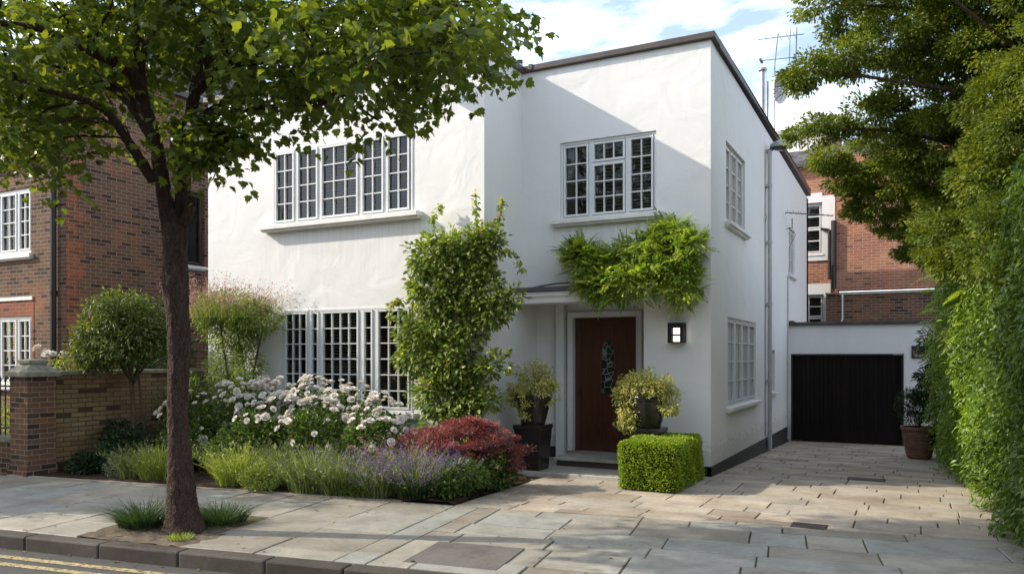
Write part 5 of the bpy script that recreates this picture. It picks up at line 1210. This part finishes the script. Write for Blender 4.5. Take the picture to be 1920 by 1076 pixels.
# one rose bloom = cupped overlapping petals
def bloom_mesh(seed):
    rs = random.Random(seed); mb = MB()
    for ring, (n, tilt, r, h) in enumerate(((6, .25, 1.0, 0), (5, .75, .78, .12), (4, 1.1, .5, .2), (3, 1.35, .3, .25))):
        for k in range(n):
            a = 2 * math.pi * (k + .37 * ring) / n + rs.uniform(-.15, .15); w = r * 1.25; t = tilt + .25 + rs.uniform(-.15, .15)
            rows = []
            for v_, ww, cu in ((0.05, .25, 0), (.55, 1.0, .06), (1.0, .72, -.02)):
                rad = r * v_ * math.cos(t); zz = h + r * v_ * math.sin(t) + cu
                rows.append([(rad * math.cos(a) - s_ * w * ww * math.sin(a) * .5 - .12 * abs(s_) * math.cos(a) * r, rad * math.sin(a) + s_ * w * ww * math.cos(a) * .5 - .12 * abs(s_) * math.sin(a) * r, zz + .12 * abs(s_) * r + rs.uniform(-.03, .03)) for s_ in (-1, 0, 1)])
            rr = rs.random() * .3 + (.3 if ring < 2 else .62) - (.3 if ring == 3 else 0)
            for i in range(2):
                for j in range(2): mb.face([rows[i][j], rows[i][j + 1], rows[i + 1][j + 1], rows[i + 1][j]], max(0, min(1, rr)))
    me = bpy.data.meshes.new('bloom'); me.from_pydata(mb.v, [], mb.f); a = me.attributes.new('rnd', 'FLOAT', 'FACE'); a.data.foreach_set('value', mb.r)
    me.polygons.foreach_set('use_smooth', [True] * len(me.polygons)); me.materials.append(M['petal']); return me
blooms = [bloom_mesh(i) for i in range(6)]
rose_lbl = ['rose bush with few white blooms just left of the street tree trunk', 'white rose bush right behind the street tree trunk', 'white rose bush in front of the left end of the lower window', 'densely blooming white rose bush under the middle of the lower window',
            'white rose bush below the right end of the lower window', 'white rose bush between the lower window and the corner climber', 'white rose bush lowest and nearest the lavender, right of the trunk', 'white rose bush in the middle of the bed behind the lavender', 'white rose bush beside the red acer']
roses = [(-9.95, 8.5, 1.0, .55, 26), (-9.35, 8.85, 1.15, .55, 42), (-8.75, 9.0, 1.2, .55, 56), (-8.0, 9.05, 1.2, .55, 66), (-7.35, 9.05, 1.15, .55, 56), (-6.75, 8.95, 1.0, .5, 44), (-8.3, 8.35, .95, .5, 30), (-7.4, 8.4, .98, .5, 38), (-6.55, 8.5, .85, .45, 30)]
for i, ((x, y, h, r, nb), lb) in enumerate(zip(roses, rose_lbl)):
    t = shrub('rose_bush', lb, 'rose bush', (x, y, h * .5), (r, r * .85, h * .52), 3000, .062, 'leaf_rose', T_leaf(.55), 'white rose bushes in the flower bed', .3, .3)
    placed = 0
    while placed < nb:
        a = random.uniform(0, 2 * math.pi); e = math.asin(random.uniform(-.15, 1)) if random.random() < .5 else random.uniform(.5, 1.4)
        d = Vector((math.cos(a) * math.cos(e), math.sin(a) * math.cos(e), math.sin(e)))
        if d.y > .45: continue
        p = Vector((x + d.x * r * 1.05, y + d.y * r * .95, h * .55 + d.z * h * .55 * random.uniform(.95, 1.18)))
        if p.z < .25: continue
        o = bpy.data.objects.new('bloom', random.choice(blooms)); C.objects.link(o); o.parent = t; o.location = p - t.location
        s_ = random.choice((.03, .045, .055, .06, .07, .08)) * random.uniform(.85, 1.15); o.scale = (s_, s_, s_ * random.uniform(.8, 1.1)); dd_ = (d + Vector((random.uniform(-.5, .5), random.uniform(-.6, .1), random.uniform(-.1, .6)))).normalized()
        o.rotation_euler = dd_.to_track_quat('Z', 'Y').to_euler(); placed += 1
# front edge planting
T_ = tuft
T_('lavender_plant', 'yellow-green lavender just left of the street tree trunk', 'lavender', -9.35, 7.45, 558, .24, 0.56, 'grass_b', .55, .0065, ('silver', .3, .06, 4, .016), 'lavender along the front of the flower bed', 900)
T_('lavender_plant', 'pale thin-stemmed lavender beside the silvery plant, leftmost lavender in the bed', 'lavender', -9.75, 7.35, 310, .18, 0.5, 'grass_a', .45, .006, ('silver', .5, .08, 5, .018), 'lavender along the front of the flower bed', 700)
T_('lavender_plant', 'yellow-green bushy lavender right of the street tree trunk', 'lavender', -8.05, 7.65, 806, .27, 0.59, 'grass_b', .55, .0065, ('silver', .25, .06, 4, .015), 'lavender along the front of the flower bed', 1500)
T_('lavender_plant', 'tall green lavender with faint mauve tips, second right of the pale mound', 'lavender', -6.85, 7.70, 744, .27, 0.65, 'grass_a', .6, .006, ('purplefl', .22, .07, 5, .013), 'lavender along the front of the flower bed', 1400)
T_('lavender_plant', 'green lavender with dried brown stalks in the centre of the bed', 'lavender', -6.4, 7.75, 744, .26, 0.59, 'grass_a', .6, .006, ('silver', .3, .07, 5, .014), 'lavender along the front of the flower bed', 1300)
T_('lavender_plant', 'fine-stemmed lavender with sparse purple tips, left of the purple-flowered one', 'lavender', -5.9, 7.82, 806, .26, 0.59, 'grass_a', .6, .006, ('purplefl', .4, .09, 7, .018), 'lavender along the front of the flower bed', 1100)
T_('lavender_plant', 'lavender with the densest purple flowers at the front corner of the bed', 'lavender', -5.42, 8.00, 806, .26, 0.61, 'grass_a', .6, .006, ('purplefl', .7, .12, 9, .02), 'lavender along the front of the flower bed', 700)
T_('lavender_plant', 'lavender with orange-mauve flowers behind the purple one', 'lavender', -5.85, 8.30, 620, .3, 0.7, 'grass_a', .45, .006, ('pinkfl', .5, .09, 7, .018), 'lavender along the front of the flower bed', 900)
T_('lavender_plant', 'upright lavender in front of the lowest rose bush', 'lavender', -7.35, 8.00, 558, .3, 0.65, 'grass_a', .45, .006, ('purplefl', .15, .08, 5, .014), 'lavender along the front of the flower bed', 1200)
T_('strap_leaf_plant', 'dark arching strap-leaved clump at the front corner of the bed', 'plant', -5.35, 7.85, 420, .12, .42, 'grass_d', 1.1, .007)
shrub('pale_mound', 'pale cream-green mound plant between two lavenders', 'plant', (-7.45, 7.47, .16), (.32, .26, .22), 5200, .028, 'grass_b', T_diamond(.5), None, .2)
shrub('green_mound', 'fresh green low leafy mound at the right corner of the bed', 'plant', (-5.0, 8.22, .2), (.34, .42, .26), 3600, .05, 'leaf_rose', T_leaf(.4), None, .3)
shrub('green_mound', 'small dark leafy mound among the lavender stems', 'plant', (-6.1, 7.62, .1), (.3, .16, .16), 1500, .04, 'leaf_rose', T_leaf(.4), None, .3)
rd_ = thing('red_acer', 'low mounded shrub with crimson foliage beside the porch', 'shrub', (-5.35, 8.85, 0))
P, D, rn = clumpy(21000, [(-5.68, 8.7, .64), (-5.25, 8.85, .78), (-4.88, 8.9, .62), (-5.5, 8.6, .54), (-5.05, 8.65, .5), (-4.7, 9.1, .46), (-5.95, 8.6, .54), (-5.1, 9.05, .75), (-4.6, 8.95, .36)], [(.34, .3, .12), (.34, .3, .12), (.32, .3, .12), (.35, .25, .1), (.32, .25, .12), (.22, .2, .1), (.25, .2, .1), (.3, .25, .1), (.15, .15, .08)], 80, .10, .4)
leaf_mesh('foliage', M['leaf_red'], rd_, P, D + np.array([0, 0, .1]), rdir(len(P)) * .5 + np.array([0, 0, 1]), .034 * (.6 + .8 * rng.random(len(P))), T_diamond(.42), rn)
q = MB()
for k in range(8): a = k * .8; q.tube([(-5.35, 8.85, 0), (-5.35 + .2 * math.cos(a), 8.85 + .2 * math.sin(a), .35), (-5.35 + .45 * math.cos(a), 8.85 + .3 * math.sin(a), .62)], [.016, .01, .004], 5)
q.build('stem', M['stem'], rd_)
shrub('green_shrub', 'leafy green shrub growing under the crimson acer by the porch', 'shrub', (-4.92, 8.95, .28), (.34, .4, .32), 3200, .05, 'leaf_rose', T_leaf(.5), None, .3)
shrub('dark_shrub', 'dark low shrub at the foot of the garden wall, farthest left', 'shrub', (-10.75, 7.35, .13), (.36, .25, .2), 2200, .05, 'leaf_shade', T_leaf(.45), 'dark shrubs by the garden wall')
shrub('dark_shrub', 'dark round shrub second from the gate pillar', 'shrub', (-10.4, 7.75, .3), (.42, .4, .35), 4200, .055, 'leaf_shade', T_leaf(.45), 'dark shrubs by the garden wall')
shrub('dark_shrub', 'upper dark shrub against the garden wall behind the others', 'shrub', (-10.95, 8.1, .55), (.3, .35, .2), 1600, .05, 'leaf_shade', T_leaf(.45), 'dark shrubs by the garden wall')
shrub('silver_plant', 'silvery-leaved low plant in front of the dark shrubs', 'plant', (-10.0, 7.35, .12), (.3, .2, .18), 2200, .036, 'silver', T_diamond(.5), None)
shrub('upright_shrub', 'narrow upright green shrub against the garden wall', 'shrub', (-10.3, 8.6, .6), (.22, .22, .6), 3000, .045, 'leaf_shade', T_leaf(.45), None)
shrub('bed_shrub', 'dark green leafy shrub below the roses right of the trunk', 'shrub', (-8.75, 8.2, .35), (.4, .35, .4), 3200, .05, 'leaf_rose', T_leaf(.4), None)
shrub('bed_shrub', 'dark green leafy shrub behind the lavender left of the trunk', 'shrub', (-9.7, 8.15, .35), (.45, .35, .38), 3200, .05, 'leaf_rose', T_leaf(.4), None)
shrub('bed_shrub', 'green leafy shrub filling behind the central lavenders', 'shrub', (-6.9, 8.35, .32), (.6, .3, .35), 3600, .05, 'leaf_rose', T_leaf(.4), None)
shrub('neighbour_shrub', 'dark evergreen shrub between the brick house and the white house', 'shrub', (-12.0, 9.6, 1.4), (.55, .6, 1.1), 7000, .065, 'leaf_shade', T_leaf(.45), None)
shrub('neighbour_shrub', 'green shrub showing between the railings on the far left', 'shrub', (-12.6, 7.7, .55), (.8, .45, .55), 5500, .05, 'grass_b', T_leaf(.35), None)
ps = shrub('wall_top_plant', 'straggly orange-green plant with white flower heads above the gate pillar', 'plant', (-11.75, 7.75, 1.5), (.3, .3, .3), 900, .055, 'leaf_ivy', T_leaf(.35), None)
ps2 = MB(); ps2.tube([(-11.7, 7.7, 0), (-11.75, 7.75, 1.4)], .012, 5); ps2.build('stem', M['stem'], ps)
for (x, y, z, s_) in ((-11.85, 7.3, 1.82, .08), (-11.62, 7.3, 1.73, .09), (-11.35, 7.35, 1.72, .08), (-11.75, 7.35, 1.77, .07), (-11.5, 7.3, 1.74, .06)):
    o = bpy.data.objects.new('bloom', blooms[0]); C.objects.link(o); o.parent = ps; o.location = (x - ps.location.x, y - ps.location.y, z - ps.location.z); o.scale = (s_,) * 3; o.rotation_euler = (R(50), 0, x * 7)

shrub('wall_shrub', 'loose green shrub half covering the yellow brick garden wall', 'shrub', (-10.9, 9.2, .75), (.4, .5, .7), 4200, .05, 'leaf_rose', T_leaf(.45), None, .35)
nF = 170; fs = rng.uniform(-3.5, 4.5, nF); ff_ = np.where(rng.random(nF) < .5, rng.uniform(-.25, .0, nF), rng.uniform(.05, 2.7, nF))
PF = np.array([[*st(a, b), .006 if b > 0 else -.128] for a, b in zip(fs, ff_)])
M['litter'] = leaf_mat('dry_leaves', [(0, (.10, .06, .02)), (.5, (.22, .15, .04)), (1, (.16, .19, .04))], .2, .6)
tag(leaf_mesh('fallen_leaves', M['litter'], None, PF, rdir(nF) * np.array([1, 1, .12]), np.array([0, 0, 1.0]) + rdir(nF) * .25, .05 * (.4 + .7 * rng.random(nF)), T_leaf(.6), None), kind='stuff')
# clipped box hedge
bx = thing('box_hedge', 'clipped rectangular bright green box hedge in front of the house corner', 'hedge', (-3.07, 10.4, 0))
X0, X1, Y0, Y1, Z1 = -3.47, -2.66, 9.62, 11.1, .63
q = MB(); q.box(X0 + .07, X1 - .07, Y0 + .07, Y1 - .05, 0, Z1 - .07); q.build('solid_core', M['core'], bx)  # plain dark block added under the leaf shell so it stays opaque
nB = 34000
cen = np.array([(X0 + X1) / 2, (Y0 + Y1) / 2, Z1 / 2 - .05]); hf = np.array([(X1 - X0) / 2, (Y1 - Y0) / 2, Z1 / 2 + .05])
v = rng.random((nB, 3)) * 2 - 1; ax_ = rng.choice(3, nB, p=[.34, .24, .42]); sg_ = np.where(rng.random(nB) < .5, -1, 1)
v[np.arange(nB), ax_] = sg_
ex = 9.0; sc_ = (np.abs(v) ** ex).sum(1) ** (-1 / ex); P = cen + v * sc_[:, None] * hf * (1 - .10 * rng.random(nB)[:, None])
P = P + np.stack([.018 * np.sin(P[:, 1] * 11 + P[:, 2] * 8), .018 * np.sin(P[:, 0] * 12 + P[:, 2] * 9), .015 * np.sin(P[:, 0] * 10) * np.sin(P[:, 1] * 9)], 1)
k = P[:, 2] > .02; P = P[k]; v = v[k]
Dn = unit(np.sign(v) * np.abs(v) ** 6)
leaf_mesh('foliage', M['leaf_box'], bx, P, Dn * .8 + rdir(len(P)) * .7 + np.array([0, 0, .3]), Dn * .4 + rdir(len(P)) * .8, .023 * (.6 + .8 * rng.random(len(P))), T_oval(.62), None)

# planters beside the door
def planter(label_pot, label_plinth, label_plant, x, y, zb, blobs, n):
    p = thing('planter_pedestal', label_plinth, 'pedestal', (x, y, zb), 'tall black pedestals beside the door')
    q = MB(); q.lathe((x, y, zb), [(.245, 0), (.30, .60), (.315, .60), (.315, .66), (.28, .66)], 4, R(45)); q.build('body', M['glaze'], p, bevel=.008)
    z = zb + .66
    t = thing('black_planter', label_pot, 'planter', (x, y, z), 'black tapered pots beside the door')
    q = MB(); q.lathe((x, y, z), [(.175, 0), (.185, .03), (.27, .36), (.285, .40), (.285, .44), (.255, .44), (.25, .40)], 4 if False else 20, R(45)); q.build('pot', M['glaze'], t, smooth=False, bevel=.006)
    q = MB(); q.lathe((x, y, z), [(.2, .395), (.24, .405)], 16); q.build('compost', M['soil'], t)
    g_ = thing('potted_plant', label_plant, 'plant', (x, y, z + .41), 'trailing plants in the black pots')
    P, D, rn = clumpy(n, [(x + b[0], y + b[1], z + b[2]) for b in blobs], [b[3] for b in blobs], 40, .08, .8)
    leaf_mesh('foliage', M['leaf_pot'], g_, P, D + np.array([0, 0, -.6]), rdir(len(P)) * .6 + np.array([0, -.2, .8]), .034 * (.6 + .8 * rng.random(len(P))), T_leaf(.5), rn)
    q = MB()
    for k in range(10): a = k * .63; q.tube([(x, y, z + .41), (x + .15 * math.cos(a), y + .15 * math.sin(a), z + .65), (x + .33 * math.cos(a), y + .33 * math.sin(a), z + .5)], [.006, .004, .002], 5)
    q.build('stem', M['stem'], g_)
planter('black pot with rim on the pedestal left of the front door', 'tall tapered black pedestal left of the front door', 'airy yellow-green trailing plant in the pot left of the door', -5.03, 10.42, .062,
        [(0, 0, .62, (.36, .32, .22)), (-.2, -.05, .42, (.17, .2, .22)), (.22, -.05, .48, (.17, .18, .22)), (0, -.2, .45, (.25, .15, .16)), (.05, 0, .82, (.2, .15, .1)), (-.02, -.25, .22, (.1, .07, .16))], 5200)
planter('black pot with rim on the pedestal right of the front door', 'tall tapered black pedestal behind the box hedge', 'dense pale lime trailing plant in the pot right of the door', -3.36, 10.66, .062,
        [(-.05, 0, .58, (.36, .32, .2)), (-.28, -.08, .38, (.2, .2, .26)), (-.22, -.15, .12, (.14, .12, .2)), (.26, -.05, .5, (.2, .22, .2)), (.33, -.08, .32, (.13, .15, .14)), (0, -.2, .55, (.25, .12, .15))], 8200)

# terracotta pot by the garage
zp = gz(16.0)
tp = thing('ribbed_pot', 'ribbed terracotta pot at the end of the driveway beside the garage', 'plant pot', (.02, 16.1, zp))
q = MB(); prof = [(.17, 0)]
for k in range(11):
    z = .03 + k * .045; r = .19 + .085 * (z / .5) ** .7; prof += [(r, z), (r + .012, z + .015), (r + .012, z + .03), (r, z + .043)]
prof += [(.31, .53), (.31, .58), (.27, .58), (.26, .54)]
q.lathe((.02, 16.1, zp), prof, 28); q.build('pot', M['terracotta'], tp, smooth=False)
q = MB(); q.lathe((.02, 16.1, zp), [(.2, .535), (.265, .545)], 16); q.build('compost', M['soil'], tp)
pp2 = thing('olive_shrub', 'small silvery-green shrub growing in the ribbed terracotta pot', 'shrub', (.02, 16.1, zp + .54))
P, D = blob_pts(2600, (.02, 16.05, zp + .95), (.36, .33, .42), .3, .3, 12); leaf_mesh('foliage', M['leaf_shade'], pp2, P, D * .5 + np.array([0, 0, .8]) + rdir(len(P)) * .4, rdir(len(P)), .06 * (.6 + .7 * rng.random(len(P))), T_leaf(.22), None)
q = MB()
for k in range(9): a = k * .7; q.tube([(.02, 16.1, zp + .54), (.02 + .1 * math.cos(a), 16.1 + .1 * math.sin(a), zp + .9), (.02 + .2 * math.cos(a), 16.1 + .2 * math.sin(a), zp + 1.3)], [.008, .006, .002], 5)
q.build('stem', M['stem'], pp2)
wc = climber('wall_creeper', 'thin leafy creeper on the white wall right of the garage doors', 'climbing plant', (.2, 17.8, gz(17.8)), [((.25, 17.5, 2.0), (.18, .3, .25)), ((.3, 17.3, 1.6), (.2, .3, .25)), ((.18, 17.3, 1.3), (.2, .25, .15)), ((.12, 17.4, 1.0), (.12, .2, .2))], 1600, 20, .1, .085, 'leaf_shade', T_leaf(.3), [([(.35, 17.8, -.2), (.3, 17.7, 1), (.25, 17.6, 2.1)], .02, .008)])

# neighbouring street trees outside the picture: they shade the pavement and show in the panes
def other_tree(label, x, y, sc_, dz, rot):
    c = copy_tree(tree); c['label'] = label; c['group'] = 'street trees'
    c.location = (x, y, dz); c.scale = (sc_,) * 3; c.rotation_euler = (0, 0, rot); return c

other_tree('street tree farther left along the kerb', -13.0, 4.4, .55, 0, R(200))
other_tree('street tree second to the left along the kerb', -16.6, 3.3, .75, 0, R(70))
other_tree('street tree across the road to the left', -17, -7.5, 1.1, -.13, R(40))
other_tree('street tree across the road', -9.5, -8.2, 1.1, -.13, R(140))
other_tree('street tree across the road to the right', 3, -7.0, 1.1, -.13, R(260))
oh = thing('opposite_terrace', 'brick terrace on the other side of the road', 'house', (-10, -14, 0))
q = MB(); wall(q, (-34, -14), XU, (0, 1), 44, -.3, 8.5, [(2 + 4 * k, 3.2 + 4 * k, z, z + 1.7) for k in range(10) for z in (.9, 4.2)]); q.build('wall', M['brickL'], oh)
q = MB(); q.box(-33.9, 9.9, -14.6, -14.4, -.3, 8.4); q.build('room', M['dark'], oh)

# ------------------------------------------------------------------ light, sky, camera
sun_dir = Vector((1, .38, -.656)).normalized()
sl = bpy.data.lights.new('sun', 'SUN'); sl.energy = 2.85; sl.angle = R(.6); sl.color = (1, .90, .76)
so = bpy.data.objects.new('sun', sl); C.objects.link(so); so.rotation_euler = sun_dir.to_track_quat('-Z', 'Y').to_euler(); so.location = (-20, -8, 14)
w = bpy.data.worlds.new('World'); bpy.context.scene.world = w; w.use_nodes = True; t = w.node_tree
bg = t.nodes['Background']; sky = t.nodes.new('ShaderNodeTexSky'); sky.sky_type = 'NISHITA'; sky.sun_disc = False
sky.sun_elevation = math.asin(-sun_dir.z); sky.sun_rotation = math.atan2(-sun_dir.x, -sun_dir.y); sky.air_density = 1.0; sky.dust_density = 1.2; sky.ozone_density = 1.5
tc = t.nodes.new('ShaderNodeTexCoord')
mp = t.nodes.new('ShaderNodeMapping'); mp.inputs['Scale'].default_value = (1, 1, 2.6); mp.inputs['Location'].default_value = (1.3, 2.2, 0.4); t.links.new(tc.outputs['Generated'], mp.inputs['Vector'])
nz = t.nodes.new('ShaderNodeTexNoise'); nz.inputs['Scale'].default_value = 4.2; nz.inputs['Detail'].default_value = 9; nz.inputs['Roughness'].default_value = .56; nz.inputs['Distortion'].default_value = .35; t.links.new(mp.outputs[0], nz.inputs['Vector'])
cr = ramp(t, nz.outputs[0], [(.47, (.10, .10, .10)), (.66, (.95, .95, .95))])
t.links.new(mixc(t, cr, sky.outputs[0], (7.8, 7.9, 8.1)), bg.inputs['Color']); bg.inputs['Strength'].default_value = .145
cam = bpy.data.cameras.new('camera'); co = bpy.data.objects.new('camera', cam); C.objects.link(co); bpy.context.scene.camera = co
co.location = (0, 0, 1.7); co.rotation_euler = (R(90), 0, R(27.3)); cam.lens = 27.64; cam.sensor_width = 36; cam.shift_y = .06875; cam.clip_end = 3000; cam.clip_start = .05
sc = bpy.context.scene
sc.view_settings.view_transform = 'Standard'; sc.view_settings.look = 'None'; sc.view_settings.exposure = 1.13; sc.view_settings.gamma = 1; sc.view_settings.use_curve_mapping = False
sc.render.engine = 'CYCLES'; sc.cycles.max_bounces = 8; sc.cycles.transparent_max_bounces = 12; sc.cycles.use_denoising = True
